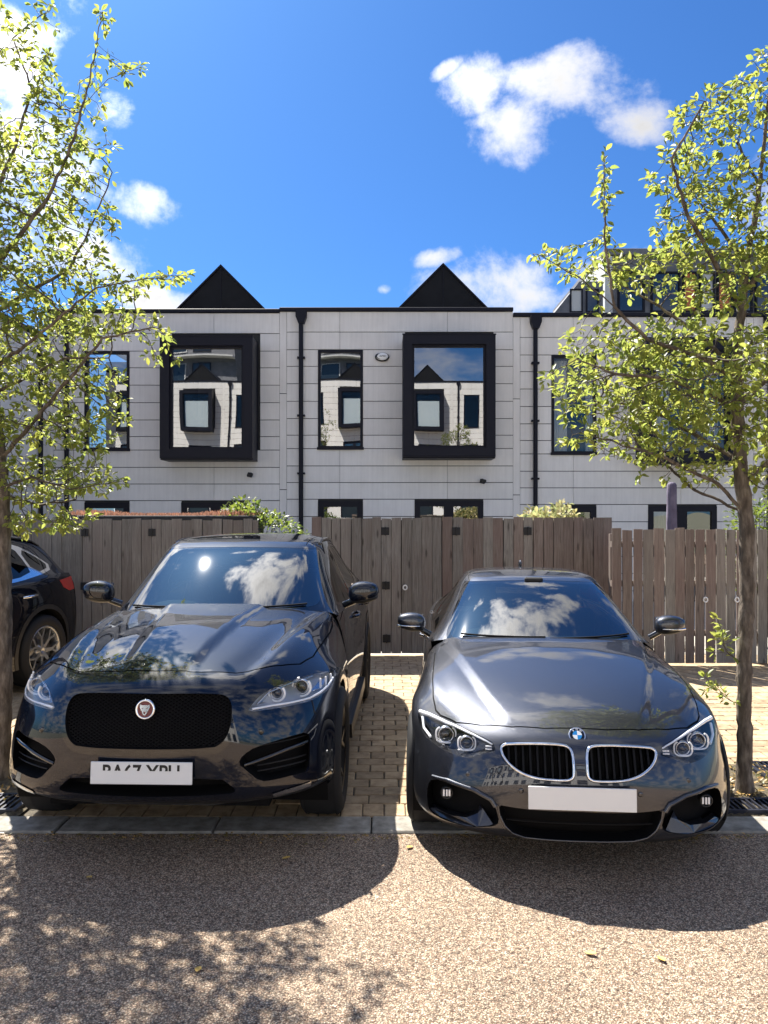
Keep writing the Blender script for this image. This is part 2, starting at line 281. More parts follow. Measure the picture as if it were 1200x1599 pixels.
# outlines of the body openings, car coordinates (x, z) seen from the front; hood (x, y) seen from above
OUTLINE = {'suv': {'grille': [(0.0, 0.906), (0.227, 0.908), (0.362, 0.9), (0.401, 0.889), (0.423, 0.867), (0.436, 0.83), (0.437, 0.763), (0.422, 0.702), (0.395, 0.662), (0.351, 0.639), (0.0, 0.637)],
 'grille_frame': [(0.0, 0.918), (0.385, 0.91), (0.425, 0.896), (0.451, 0.865), (0.461, 0.822), (0.463, 0.755), (0.444, 0.681), (0.411, 0.633), (0.361, 0.603), (0.0, 0.601)],
 'headlight': [(0.508, 0.805), (0.535, 0.844), (0.565, 0.875), (0.621, 0.9), (0.678, 0.912), (0.791, 0.922), (0.883, 0.908), (0.915, 0.886), (0.912, 0.842), (0.888, 0.819), (0.851, 0.808), (0.807, 0.799), (0.701, 0.801), (0.611, 0.803)],
 'side_lens': [(0.841, 0.91), (0.909, 0.888), (0.906, 0.852), (0.882, 0.828), (0.844, 0.82)],
 'intake': [(0.475, 0.554), (0.496, 0.594), (0.56, 0.631), (0.711, 0.653), (0.807, 0.655), (0.818, 0.594), (0.815, 0.451), (0.745, 0.452), (0.653, 0.446), (0.583, 0.448), (0.521, 0.509)],
 'lower_opening': [(0.0, 0.489), (0.389, 0.483), (0.424, 0.454), (0.473, 0.408), (0.408, 0.394), (0.0, 0.384)],
 'chrome_strip': [(0.638, 0.372), (0.698, 0.382), (0.821, 0.392), (0.819, 0.367), (0.7, 0.352), (0.639, 0.343)],
 'windscreen': [(0.0, 1.18), (0.378, 1.175), (0.621, 1.169), (0.688, 1.177), (0.707, 1.205), (0.684, 1.334), (0.648, 1.445), (0.612, 1.521), (0.57, 1.543), (0.354, 1.558), (0.0, 1.564)]}, 'coupe': {'kidney': [(0.04, 0.652), (0.073, 0.669), (0.132, 0.675), (0.202, 0.674), (0.36, 0.659), (0.383, 0.646), (0.381, 0.624), (0.363, 0.598), (0.335, 0.573), (0.289, 0.545), (0.24, 0.532), (0.187, 0.523), (0.07, 0.523), (0.041, 0.53), (0.031, 0.551), (0.0, 0.625)],
 'headlight': [(0.83, 0.704), (0.764, 0.707), (0.704, 0.704), (0.613, 0.699), (0.522, 0.686), (0.449, 0.671), (0.417, 0.658), (0.409, 0.624), (0.451, 0.615), (0.496, 0.599), (0.541, 0.573), (0.62, 0.571), (0.688, 0.576), (0.753, 0.591), (0.794, 0.609), (0.823, 0.648)],
 'fog_intake': [(0.736, 0.425), (0.654, 0.436), (0.523, 0.425), (0.435, 0.394), (0.413, 0.361), (0.394, 0.289), (0.428, 0.263), (0.498, 0.247), (0.575, 0.234), (0.671, 0.234), (0.75, 0.244), (0.767, 0.302), (0.764, 0.385)],
 'fog_brow': [(0.747, 0.442), (0.654, 0.457), (0.523, 0.447), (0.422, 0.408), (0.397, 0.37), (0.413, 0.361), (0.435, 0.394), (0.523, 0.425), (0.654, 0.436), (0.736, 0.425)],
 'lower_grille': [(0.0, 0.372), (0.21, 0.368), (0.334, 0.374), (0.403, 0.379), (0.397, 0.331), (0.371, 0.278), (0.333, 0.237), (0.268, 0.211), (0.14, 0.202), (0.0, 0.202)],
 'fog_blade': [(0.767, 0.257), (0.722, 0.245), (0.627, 0.241), (0.53, 0.239), (0.485, 0.25), (0.485, 0.325), (0.428, 0.301), (0.387, 0.262), (0.459, 0.224), (0.542, 0.201), (0.666, 0.201), (0.766, 0.201)],
 'windscreen': [(0.0, 0.981), (0.308, 0.979), (0.603, 0.962), (0.639, 0.971), (0.639, 1.008), (0.606, 1.101), (0.56, 1.195), (0.513, 1.273), (0.478, 1.29), (0.264, 1.306), (0.0, 1.314)],
 'hood': [(0.0, 0.15), (0.16, 0.155), (0.321, 0.183), (0.484, 0.246), (0.612, 0.333), (0.697, 0.443), (0.723, 0.498), (0.74, 0.605), (0.749, 0.83), (0.744, 1.391), (0.657, 1.468)]}}
# ---------------------------------------------------------------- materials
MATS = {}
def new_mat(name):
    m = bpy.data.materials.new(name); m.use_nodes = True; MATS[name] = m
    return m, m.node_tree, m.node_tree.nodes['Principled BSDF']
def simple(name, col, rough=.5, metal=0, coat=0, ior=None, emit=0, spec=None, coat_rough=.02):
    m, nt, b = new_mat(name)
    b.inputs['Base Color'].default_value = (*col, 1); b.inputs['Roughness'].default_value = rough; b.inputs['Metallic'].default_value = metal
    b.inputs['Coat Weight'].default_value = coat; b.inputs['Coat Roughness'].default_value = coat_rough
    if ior: b.inputs['Coat IOR'].default_value = ior
    if spec is not None: b.inputs['Specular IOR Level'].default_value = spec
    if emit: b.inputs['Emission Color'].default_value = (*col, 1); b.inputs['Emission Strength'].default_value = emit
    return m
def glassy(name, tint=(.8, .9, .9), ior=1.5, clear=.8, rough=0.0, haze=0.0):
    """thin pane: fresnel reflection over tinted see-through"""
    m, nt, b = new_mat(name); N, L = nt.nodes, nt.links; N.remove(b)
    out = N['Material Output']; g = N.new('ShaderNodeBsdfGlossy'); g.inputs['Roughness'].default_value = rough; g.inputs[0].default_value = (1, 1, 1, 1)
    t = N.new('ShaderNodeBsdfTransparent'); t.inputs[0].default_value = (*[c*clear for c in tint], 1)
    F0 = ((ior-1)/(ior+1))**2; geo = N.new('ShaderNodeNewGeometry'); dt = N.new('ShaderNodeVectorMath'); dt.operation = 'DOT_PRODUCT'; L.new(geo.outputs['Normal'], dt.inputs[0]); L.new(geo.outputs['Incoming'], dt.inputs[1])
    def mth(op, a, b2=None):
        q = N.new('ShaderNodeMath'); q.operation = op
        for k, x in enumerate((a, b2)):
            if x is None: continue
            if isinstance(x, (int, float)): q.inputs[k].default_value = x
            else: L.new(x, q.inputs[k])
        return q
    f = mth('ADD', mth('MULTIPLY', mth('POWER', mth('SUBTRACT', 1.0, mth('ABSOLUTE', dt.outputs['Value']).outputs[0]).outputs[0], 5.0).outputs[0], 1-F0).outputs[0], F0)
    mx = N.new('ShaderNodeMixShader'); L.new(f.outputs[0], mx.inputs[0]); L.new(t.outputs[0], mx.inputs[1]); L.new(g.outputs[0], mx.inputs[2]); L.new(mx.outputs[0], out.inputs[0])
    if haze:                       # film of dust on the glass
        g2 = N.new('ShaderNodeBsdfGlossy'); g2.inputs['Roughness'].default_value = .10; m2 = N.new('ShaderNodeMixShader'); m2.inputs[0].default_value = haze
        L.new(mx.outputs[0], m2.inputs[1]); L.new(g2.outputs[0], m2.inputs[2]); L.new(m2.outputs[0], out.inputs[0])
    return m
def noisy(name, c1, c2, scale=8, rough=.8, bump=.3, bscale=None, detail=6, stretch=(1, 1, 1), c3=None, spec=None, bdist=.01, per_object=0.0, lo=.35, hi=.65):
    """two-tone noise colour plus bump; optional value shift per object"""
    m, nt, b = new_mat(name); N, L = nt.nodes, nt.links
    tc = N.new('ShaderNodeTexCoord'); mp = N.new('ShaderNodeMapping'); mp.inputs['Scale'].default_value = stretch; L.new(tc.outputs['Object'], mp.inputs[0])
    vec = mp.outputs[0]
    if per_object:
        oi = N.new('ShaderNodeObjectInfo'); ad = N.new('ShaderNodeVectorMath'); ad.operation = 'ADD'
        sc = N.new('ShaderNodeVectorMath'); sc.operation = 'SCALE'; sc.inputs[0].default_value = (17, 31, 23); L.new(oi.outputs['Random'], sc.inputs['Scale'])
        L.new(vec, ad.inputs[0]); L.new(sc.outputs[0], ad.inputs[1]); vec = ad.outputs[0]
    n = N.new('ShaderNodeTexNoise'); n.inputs['Scale'].default_value = scale; n.inputs['Detail'].default_value = detail; n.inputs['Roughness'].default_value = .6; L.new(vec, n.inputs[0])
    r = N.new('ShaderNodeValToRGB'); r.color_ramp.elements[0].position = lo; r.color_ramp.elements[1].position = hi
    r.color_ramp.elements[0].color = (*c1, 1); r.color_ramp.elements[1].color = (*c2, 1); L.new(n.outputs[0], r.inputs[0])
    if c3:
        e = r.color_ramp.elements.new(.5); e.color = (*c3, 1)
    col = r.outputs[0]
    if per_object:
        mr = N.new('ShaderNodeMapRange'); mr.inputs[3].default_value = 1-per_object; mr.inputs[4].default_value = 1+per_object; L.new(oi.outputs['Random'], mr.inputs[0])
        sv = N.new('ShaderNodeVectorMath'); sv.operation = 'SCALE'; L.new(col, sv.inputs[0]); L.new(mr.outputs[0], sv.inputs['Scale']); col = sv.outputs[0]
    L.new(col, b.inputs['Base Color']); b.inputs['Roughness'].default_value = rough
    if spec is not None: b.inputs['Specular IOR Level'].default_value = spec
    if bump:
        n2 = N.new('ShaderNodeTexNoise'); n2.inputs['Scale'].default_value = bscale or scale*4; n2.inputs['Detail'].default_value = 8; L.new(vec, n2.inputs[0])
        bm = N.new('ShaderNodeBump'); bm.inputs['Strength'].default_value = bump; bm.inputs['Distance'].default_value = bdist; L.new(n2.outputs[0], bm.inputs['Height']); L.new(bm.outputs[0], b.inputs['Normal'])
    return m

def paint(name, col, flake=.0, metal=.0, rough=.35, ior=1.55, spec=.5):
    m, nt, b = new_mat(name); N, L = nt.nodes, nt.links
    b.inputs['Base Color'].default_value = (*col, 1); b.inputs['Metallic'].default_value = metal; b.inputs['Roughness'].default_value = rough
    b.inputs['Coat Weight'].default_value = 1; b.inputs['Specular IOR Level'].default_value = spec; b.inputs['Coat IOR'].default_value = ior
    tc = N.new('ShaderNodeTexCoord')
    if flake:
        v = N.new('ShaderNodeTexVoronoi'); v.inputs['Scale'].default_value = 900; L.new(tc.outputs['Object'], v.inputs['Vector'])
        bm = N.new('ShaderNodeBump'); bm.inputs['Strength'].default_value = flake; bm.inputs['Distance'].default_value = .0006; L.new(v.outputs['Color'], bm.inputs['Height']); L.new(bm.outputs[0], b.inputs['Normal'])
    # light dust film
    n = N.new('ShaderNodeTexNoise'); n.inputs['Scale'].default_value = 3.5; n.inputs['Detail'].default_value = 10; n.inputs['Roughness'].default_value = .7; L.new(tc.outputs['Object'], n.inputs['Vector'])
    r = N.new('ShaderNodeMapRange'); r.inputs[1].default_value = .4; r.inputs[2].default_value = .75; r.inputs[3].default_value = .0; r.inputs[4].default_value = .035; L.new(n.outputs[0], r.inputs[0]); L.new(r.outputs[0], b.inputs['Coat Roughness'])
    # faint waviness of pressed sheet metal
    w = N.new('ShaderNodeTexNoise'); w.inputs['Scale'].default_value = 3.0; w.inputs['Detail'].default_value = 2; L.new(tc.outputs['Object'], w.inputs['Vector'])
    bw = N.new('ShaderNodeBump'); bw.inputs['Strength'].default_value = .25; bw.inputs['Distance'].default_value = .006; L.new(w.outputs[0], bw.inputs['Height']); L.new(bw.outputs[0], b.inputs['Coat Normal'])
    return m

paint('suv_paint', (.002, .0035, .010), rough=.5, ior=1.66, spec=.05)
paint('coupe_paint', (.030, .032, .041), flake=.35, metal=.75, rough=.38, ior=1.68)
paint('third_paint', (.002, .003, .007), rough=.5, ior=1.4, spec=.05)
simple('chrome', (.82, .83, .85), .08, 1.0); simple('satin_chrome', (.66, .67, .69), .22, 1.0)
simple('black_plastic', (.012, .012, .013), .45); simple('gloss_black', (.005, .005, .006), .08, coat=1)
simple('matt_black', (.004, .004, .0045), .8, spec=.15); simple('grille_black', (.004, .004, .005), .45, spec=.18); simple('rubber', (.018, .018, .019), .75, spec=.3)
simple('lamp_white', (.93,.94,.95), .2, coat=1); simple('lamp_silver', (.55, .57, .6), .18, .9); simple('lamp_bowl', (.38,.39,.41), .3, .4, coat=.5); simple('lamp_dark', (.10, .10, .105), .22, .8)
simple('tail_red', (.45, .006, .006), .15, coat=1); simple('amber', (.5, .14, .02), .2, coat=1)
simple('plate_white', (.78, .79, .78), .4, coat=.4); simple('plate_ink', (.01, .01, .01), .5)
simple('badge_blue', (.02, .25, .62), .2, coat=1); simple('badge_red', (.16, .012, .012), .3, coat=.6); simple('white_enamel', (.85, .87, .88), .25, coat=1)
simple('alloy', (.42, .43, .44), .3, .9); simple('dark_alloy', (.03, .03, .032), .3, .7); simple('disc_metal', (.3, .3, .3), .4, 1)
simple('interior_dark', (.014, .014, .015), .75); simple('interior_leather', (.12, .10, .08), .6); simple('dash_trim', (.05, .05, .055), .5)
glassy('windscreen_glass', (.62, .78, .74), 2.6, .45, haze=.004); glassy('side_glass', (.2, .22, .22), 1.7, .45)
glassy('lamp_glass', (.97, .98, 1), 1.5, .97); simple('roof_glass', (.004, .005, .008), .03, coat=1)

# ---------------------------------------------------------------- object helpers
def prop(o, label=None, cat=None, group=None, kind=None):
    if label: o['label'] = label
    if cat: o['category'] = cat
    if group: o['group'] = group
    if kind: o['kind'] = kind
    return o
def link(name, me, mat=None, parent=None, kind=None, loc=None):
    if mat is not None and not me.materials: me.materials.append(MATS[mat] if isinstance(mat, str) else mat)
    o = bpy.data.objects.new(name, me); COL.objects.link(o)
    if parent is not None: o.parent = parent
    if kind: o['kind'] = kind
    if loc is not None: o.location = loc
    return o
def mesh(verts, faces, smooth=False, normals=None):
    me = bpy.data.meshes.new('m'); me.from_pydata([tuple(map(float, v)) for v in verts], [], [tuple(map(int, f)) for f in faces]); me.update()
    if smooth or normals is not None:
        me.polygons.foreach_set('use_smooth', [True]*len(me.polygons))
    if normals is not None: me.normals_split_custom_set_from_vertices([tuple(map(float, n)) for n in normals])
    return me
def obj(name, verts, faces, mat, parent=None, smooth=False, normals=None, kind=None, loc=None):
    return link(name, mesh(verts, faces, smooth, normals), mat, parent, kind, loc)
def thing(name, label, cat, loc=(0, 0, 0), rz=0, group=None):
    o = bpy.data.objects.new(name, None); o.empty_display_size = .2; COL.objects.link(o); o.location = loc; o.rotation_euler = (0, 0, rz)
    return prop(o, label, cat, group)
class MB:
    """collects simple solids into one mesh"""
    def __init__(s): s.v = []; s.f = []; s.sm = []
    def add(s, v, f, smooth=False):
        k = len(s.v); s.v += [tuple(p) for p in v]; s.f += [tuple(i+k for i in q) for q in f]; s.sm += [smooth]*len(f); return s
    def box(s, x0, x1, y0, y1, z0, z1, M=None, bev=0):
        if bev:
            b = bev; v = []; 
            xs, ys, zs = (x0, x1), (y0, y1), (z0, z1)
            for i in (0, 1):
                for j in (0, 1):
                    for k in (0, 1):
                        sx, sy, sz = (1, -1)[i], (1, -1)[j], (1, -1)[k]
                        v += [(xs[i], ys[j]+sy*b, zs[k]+sz*b), (xs[i]+sx*b, ys[j], zs[k]+sz*b), (xs[i]+sx*b, ys[j]+sy*b, zs[k])]
            I = lambda i, j, k, a: (i*4+j*2+k)*3+a
            f = [(I(0,0,0,0),I(0,0,1,0),I(0,1,1,0),I(0,1,0,0)), (I(1,0,0,0),I(1,1,0,0),I(1,1,1,0),I(1,0,1,0)),
                 (I(0,0,0,1),I(1,0,0,1),I(1,0,1,1),I(0,0,1,1)), (I(0,1,0,1),I(0,1,1,1),I(1,1,1,1),I(1,1,0,1)),
                 (I(0,0,0,2),I(0,1,0,2),I(1,1,0,2),I(1,0,0,2)), (I(0,0,1,2),I(1,0,1,2),I(1,1,1,2),I(0,1,1,2))]
            for i in (0, 1):
                for j in (0, 1): f.append((I(i,j,0,0),I(i,j,1,0),I(i,j,1,1),I(i,j,0,1)) if i != j else (I(i,j,0,1),I(i,j,1,1),I(i,j,1,0),I(i,j,0,0)))
                for k in (0, 1): f.append((I(i,0,k,2),I(i,1,k,2),I(i,1,k,0),I(i,0,k,0)) if i != k else (I(i,0,k,0),I(i,1,k,0),I(i,1,k,2),I(i,0,k,2)))
            for j in (0, 1):
                for k in (0, 1): f.append((I(0,j,k,1),I(1,j,k,1),I(1,j,k,2),I(0,j,k,2)) if j == k else (I(0,j,k,2),I(1,j,k,2),I(1,j,k,1),I(0,j,k,1)))
            for i in (0, 1):
                for j in (0, 1):
                    for k in (0, 1):
                        t = (I(i,j,k,0), I(i,j,k,1), I(i,j,k,2)); f.append(t if (i+j+k) % 2 else t[::-1])
        else:
            v = [(x, y, z) for x in (x0, x1) for y in (y0, y1) for z in (z0, z1)]
            f = [(0,1,3,2),(4,6,7,5),(0,4,5,1),(2,3,7,6),(0,2,6,4),(1,5,7,3)]
        if M is not None: v = [tuple(M @ Vector(p)) for p in v]
        return s.add(v, f)
    def tube(s, pts, r, n=8, closed=False, cap=True):
        pts = [Vector(p) for p in pts]; m = len(pts); rr = r if hasattr(r, '__len__') else [r]*m; vs = []; ref = None
        for i, p in enumerate(pts):
            a = pts[i-1] if (i or closed) else p; b = pts[(i+1) % m] if (i < m-1 or closed) else p
            t = (b-a).normalized()
            if ref is None: ref = Vector((0, 0, 1)) if abs(t.z) < .9 else Vector((1, 0, 0))
            x = (ref-t*ref.dot(t))
            if x.length < 1e-6: x = t.orthogonal()
            x.normalize(); y = t.cross(x); ref = x
            vs += [p+(x*math.cos(2*math.pi*k/n)+y*math.sin(2*math.pi*k/n))*rr[i] for k in range(n)]
        f = []
        for i in range(m if closed else m-1):
            j = (i+1) % m
            f += [(i*n+k, i*n+(k+1) % n, j*n+(k+1) % n, j*n+k) for k in range(n)]
        s.add(vs, f, True)
        if cap and not closed:
            s.add(vs[:n], [tuple(range(n))[::-1]]); s.add(vs[-n:], [tuple(range(n))])
        return s
    def lathe(s, prof, n=40, axis='X', c=(0, 0, 0), closed=False, a0=0, a1=360):
        """profile [(axial, radius)]"""
        full = abs(a1-a0) >= 360; m = n if full else n+1; vs = []
        for k in range(m):
            a = D2R(a0+(a1-a0)*k/n)
            for (h, r) in prof:
                p = (h, r*math.cos(a), r*math.sin(a)) if axis == 'X' else (r*math.cos(a), h, r*math.sin(a)) if axis == 'Y' else (r*math.cos(a), r*math.sin(a), h)
                vs.append((p[0]+c[0], p[1]+c[1], p[2]+c[2]))
        q = len(prof); f = []
        for k in range(n):
            k2 = (k+1) % m
            for j in range(q if closed else q-1):
                j2 = (j+1) % q; f.append((k*q+j, k2*q+j, k2*q+j2, k*q+j2))
        return s.add(vs, f, True)
    def prism(s, poly, y0, y1, axis='Y'):
        n = len(poly); mk = (lambda a, b, h: (a, h, b)) if axis == 'Y' else (lambda a, b, h: (h, a, b)) if axis == 'X' else (lambda a, b, h: (a, b, h))
        v = [mk(a, b, y0) for a, b in poly]+[mk(a, b, y1) for a, b in poly]
        return s.add(v, [tuple(range(n)), tuple(range(2*n-1, n-1, -1))]+[(i, (i+1) % n, n+(i+1) % n, n+i)[::-1] for i in range(n)])
    def build(s, name, mat, parent=None, kind=None, loc=None, smooth=None):
        me = mesh(s.v, s.f)
        me.polygons.foreach_set('use_smooth', s.sm if smooth is None else [smooth]*len(s.f))
        import bmesh
        bm = bmesh.new(); bm.from_mesh(me); bmesh.ops.recalc_face_normals(bm, faces=bm.faces); bm.to_mesh(me); bm.free()
        if any(s.sm) and smooth is None: pass
        return link(name, me, mat, parent, kind, loc)
def text_mesh(name, body, size, mat, parent, loc, rot=(math.pi/2, 0, 0), extrude=.002, bold=False, clip=None, sx=1.0):
    c = bpy.data.curves.new('t', 'FONT'); c.body = body; c.size = size; c.extrude = extrude; c.align_x = 'CENTER'; c.align_y = 'CENTER'
    if bold: c.offset = size*.02
    o = bpy.data.objects.new('t', c); COL.objects.link(o); bpy.context.view_layer.update()
    me = bpy.data.meshes.new_from_object(o.evaluated_get(bpy.context.evaluated_depsgraph_get())); bpy.data.objects.remove(o)
    if clip is not None:
        import bmesh
        bm = bmesh.new(); bm.from_mesh(me)
        bmesh.ops.bisect_plane(bm, geom=bm.verts[:]+bm.edges[:]+bm.faces[:], plane_co=(0, clip, 0), plane_no=(0, 1, 0), clear_inner=True); bm.to_mesh(me); bm.free()
    r = link(name, me, mat, parent, loc=loc); r.rotation_euler = rot; r.scale = (sx, 1, 1); return r
def in_poly(x, y, poly):
    """vectorised point in polygon"""
    x = np.asarray(x); y = np.asarray(y); c = np.zeros(x.shape, bool); n = len(poly)
    for i in range(n):
        x1, y1 = poly[i]; x2, y2 = poly[(i+1) % n]
        m = ((y1 > y) != (y2 > y)) & (x < (x2-x1)*(y-y1)/((y2-y1) if abs(y2-y1) > 1e-12 else 1e-12)+x1)
        c ^= m
    return c
def densify(poly, step, closed=True, smooth=False):
    poly = [np.array(p, float) for p in poly]; out = []; n = len(poly)
    for i in range(n if closed else n-1):
        a, b = poly[i], poly[(i+1) % n]; k = max(1, int(math.ceil(np.linalg.norm(b-a)/step)))
        out += [a+(b-a)*j/k for j in range(k)]
    if not closed: out.append(poly[-1])
    return out
def rounded(poly, r=.3, it=2, keep=None):
    """corner cutting; points with x==0 are kept"""
    P = [tuple(p) for p in poly]
    for _ in range(it):
        Q = []; n = len(P)
        for i in range(n):
            p, a, b = P[i], P[i-1], P[(i+1) % n]
            if abs(p[0]) < 1e-6 and keep: Q.append(p); continue
            Q.append((p[0]+(a[0]-p[0])*.25, p[1]+(a[1]-p[1])*.25)); Q.append((p[0]+(b[0]-p[0])*.25, p[1]+(b[1]-p[1])*.25))
        P = Q
    return P
def band(line, w):
    """thin closed outline around an open polyline"""
    L = [np.array(p, float) for p in line]; a = []; b = []
    for i, p in enumerate(L):
        t = L[min(i+1, len(L)-1)]-L[max(i-1, 0)]; t /= np.linalg.norm(t); n = np.array([-t[1], t[0]])*w/2
        a.append(p+n); b.append(p-n)
    return [tuple(q) for q in a+b[::-1]]
# ---------------------------------------------------------------- car body builder
PROJ = {'front': FRONT, 'top': TOP, 'side': SIDE}
def build_sheet(S, feats, base, root, nu=70, nv=80, sgn=1, mirror=True):
    """split the sheet into its panels and openings; returns the feature uv outlines"""
    pts = []; edges = []; polys = []
    for f in feats:
        if f['proj'] == 'uv': uv = np.array(densify(f['poly'], .06))
        else:
            step = f.get('step', .014)
            uv = S.invert(densify(f['poly'], step), PROJ[f['proj']], f.get('vr'), f.get('ur'))
        uv[uv[:, 0] < .012, 0] = 0
        f['uv'] = uv; k = len(pts)
        pts += [tuple(p) for p in uv]; n = len(uv); edges += [(k+i, k+(i+1) % n) for i in range(n)]; polys.append([tuple(p) for p in uv])
    fp = np.array(pts) if pts else np.zeros((0, 2))
    U, V = np.meshgrid(np.linspace(0, S.C-1, nu), np.linspace(0, S.R-1, nv)); G = np.stack([U.ravel(), V.ravel()], 1)
    cu, cv = (S.C-1)/(nu-1), (S.R-1)/(nv-1)
    if len(fp):
        keep = np.ones(len(G), bool)
        for a in range(0, len(G), 2000):
            d = np.abs((G[a:a+2000, None]-fp[None])/np.array([cu, cv])); keep[a:a+2000] = d.max(2).min(1) > .45
        bd = (G[:, 0] < 1e-9) | (G[:, 0] > S.C-1-1e-9) | (G[:, 1] < 1e-9) | (G[:, 1] > S.R-1-1e-9)
        keep |= bd; G = G[keep]
    allp = pts+[tuple(g) for g in G]
    cv_, ce_, cf_ = delaunay_2d_cdt([Vector(p) for p in allp], edges, [], 0, 1e-6, False)[:3]
    uv = np.array([tuple(v) for v in cv_]); tri = np.array([tuple(t) for t in cf_ if len(t) == 3])
    a, b, c = uv[tri[:, 0]], uv[tri[:, 1]], uv[tri[:, 2]]
    ar = np.abs((b[:, 0]-a[:, 0])*(c[:, 1]-a[:, 1])-(b[:, 1]-a[:, 1])*(c[:, 0]-a[:, 0])); tri = tri[ar > 1e-9]
    ctr = uv[tri].mean(1); own = np.full(len(tri), -1)
    for k in range(len(feats)-1, -1, -1): own[in_poly(ctr[:, 0], ctr[:, 1], polys[k])] = k
    P = S(uv[:, 0], uv[:, 1]); Nn = S.normal(uv[:, 0], uv[:, 1]); 
    cc = np.array([0, 2.3, .5]); ref = ((P-cc)*Nn).sum(1)
    if np.median(ref) < 0: Nn = -Nn
    fn = np.cross(P[tri[:, 1]]-P[tri[:, 0]], P[tri[:, 2]]-P[tri[:, 0]]); flip = (fn*Nn[tri].mean(1)).sum(1) < 0
    tri[flip] = tri[flip][:, ::-1]
    M = np.array([-1, 1, 1.])
    def emit(name, k, mat, off=None, both=True, norm=True, sides=None):
        T = tri[own == k]
        if not len(T): return []
        ids = np.unique(T); mp = -np.ones(len(P), int); mp[ids] = np.arange(len(ids)); T2 = mp[T]
        Q = P[ids] if off is None else P[ids]+(Nn[ids]*off if np.isscalar(off) else np.array(off)); n = Nn[ids]
        cross0 = (P[ids][:, 0] < 1e-4).any()
        res = []
        if not mirror:
            s_ = [1, -1]
        if mirror and cross0 and both:
            V2 = np.concatenate([Q, Q*M]); F2 = np.concatenate([T2, T2[:, ::-1]+len(Q)]); N2 = np.concatenate([n, n*M])
            # weld the centre line
            z = np.where(np.abs(Q[:, 0]) < 1e-4)[0]; wl = np.arange(len(V2)); wl[z+len(Q)] = z
            F2 = wl[F2]; N2[z, 0] = 0
            used = np.unique(F2); r = -np.ones(len(V2), int); r[used] = np.arange(len(used))
            res.append(obj(name, V2[used], r[F2], mat, root, normals=N2[used]))
        else:
            for sg in (1, -1):
                m = M if sg < 0 else 1
                res.append(obj(name, Q*m, T2 if sg > 0 else T2[:, ::-1], mat, root, normals=n*m))
        return res
    made = {}
    made['_base'] = emit(base[0], -1, base[1])
    for k, f in enumerate(feats):
        op = f['op']; nm = f['name']
        if op == 'open': continue
        if op in ('part', 'gap'): made.setdefault(nm, []).extend(emit(nm, k, f['mat'], f.get('off')))
        if op in ('hole', 'lamp'):
            uvp = f['uv']; Pe = S(uvp[:, 0], uvp[:, 1]); cen = Pe.mean(0)
            if f.get('cross'): cen[0] = 0
            off = np.array(f['dir'], float)
            def inner(Q):
                R = Q+off; c2 = cen+off; R = c2+(R-c2)*np.array(f.get('shrink', (.95, 1, .95))); return R
            T = tri[own == k]; ids = np.unique(T); mp = -np.ones(len(P), int); mp[ids] = np.arange(len(ids)); T2 = mp[T]
            Q = inner(P[ids])
            if f.get('flat'): Q[:, 1] = Q[:, 1]*(1-f['flat'])+Q[:, 1].max()*f['flat']
            Pin = inner(Pe)
            if f.get('flat'): Pin[:, 1] = Pin[:, 1]*(1-f['flat'])+Q[:, 1].max()*f['flat']
            n = len(Pe); W = np.concatenate([Pe, Pin]); WF = []
            for i in range(n):
                j = (i+1) % n
                if f.get('cross') and abs(Pe[i, 0]) < 1e-4 and abs(Pe[j, 0]) < 1e-4: continue
                WF.append((i, j, n+j, n+i))
            objs = []
            for sg in (1, -1):
                m = M if sg < 0 else np.ones(3)
                V2 = np.concatenate([W*m, Q*m]); F2 = [q if sg > 0 else q[::-1] for q in WF]+[tuple(t+len(W)) if sg > 0 else tuple((t+len(W))[::-1]) for t in T2]
                objs.append((V2, F2))
            if f.get('cross'):
                V2 = np.concatenate([objs[0][0], objs[1][0]]); F2 = objs[0][1]+[tuple(i+len(objs[0][0]) for i in q) for q in objs[1][1]]
                made[nm] = [obj(nm, V2, F2, f['mat'], root)]
            else: made[nm] = [obj(nm, a_, b_, f['mat'], root) for a_, b_ in objs]
            if op == 'lamp':
                cov = emit('lens_cover', k, 'lamp_glass')
                for par, o in zip(made[nm], cov): o.parent = par
                made[nm+'_cover'] = cov
    return made
def surf_pt(S, xz, vr=None, ur=None, back=0.0, out=0.0, proj=FRONT):
    r = S.invert([xz] if np.ndim(xz) == 1 else xz, proj, vr, ur); P = S(r[:, 0], r[:, 1])
    if out:
        n = S.normal(r[:, 0], r[:, 1]); s_ = np.sign(((P-np.array([0, 2.3, .5]))*n).sum(1))[:, None]; P = P+n*s_*out
    P[:, 1] += back
    return P
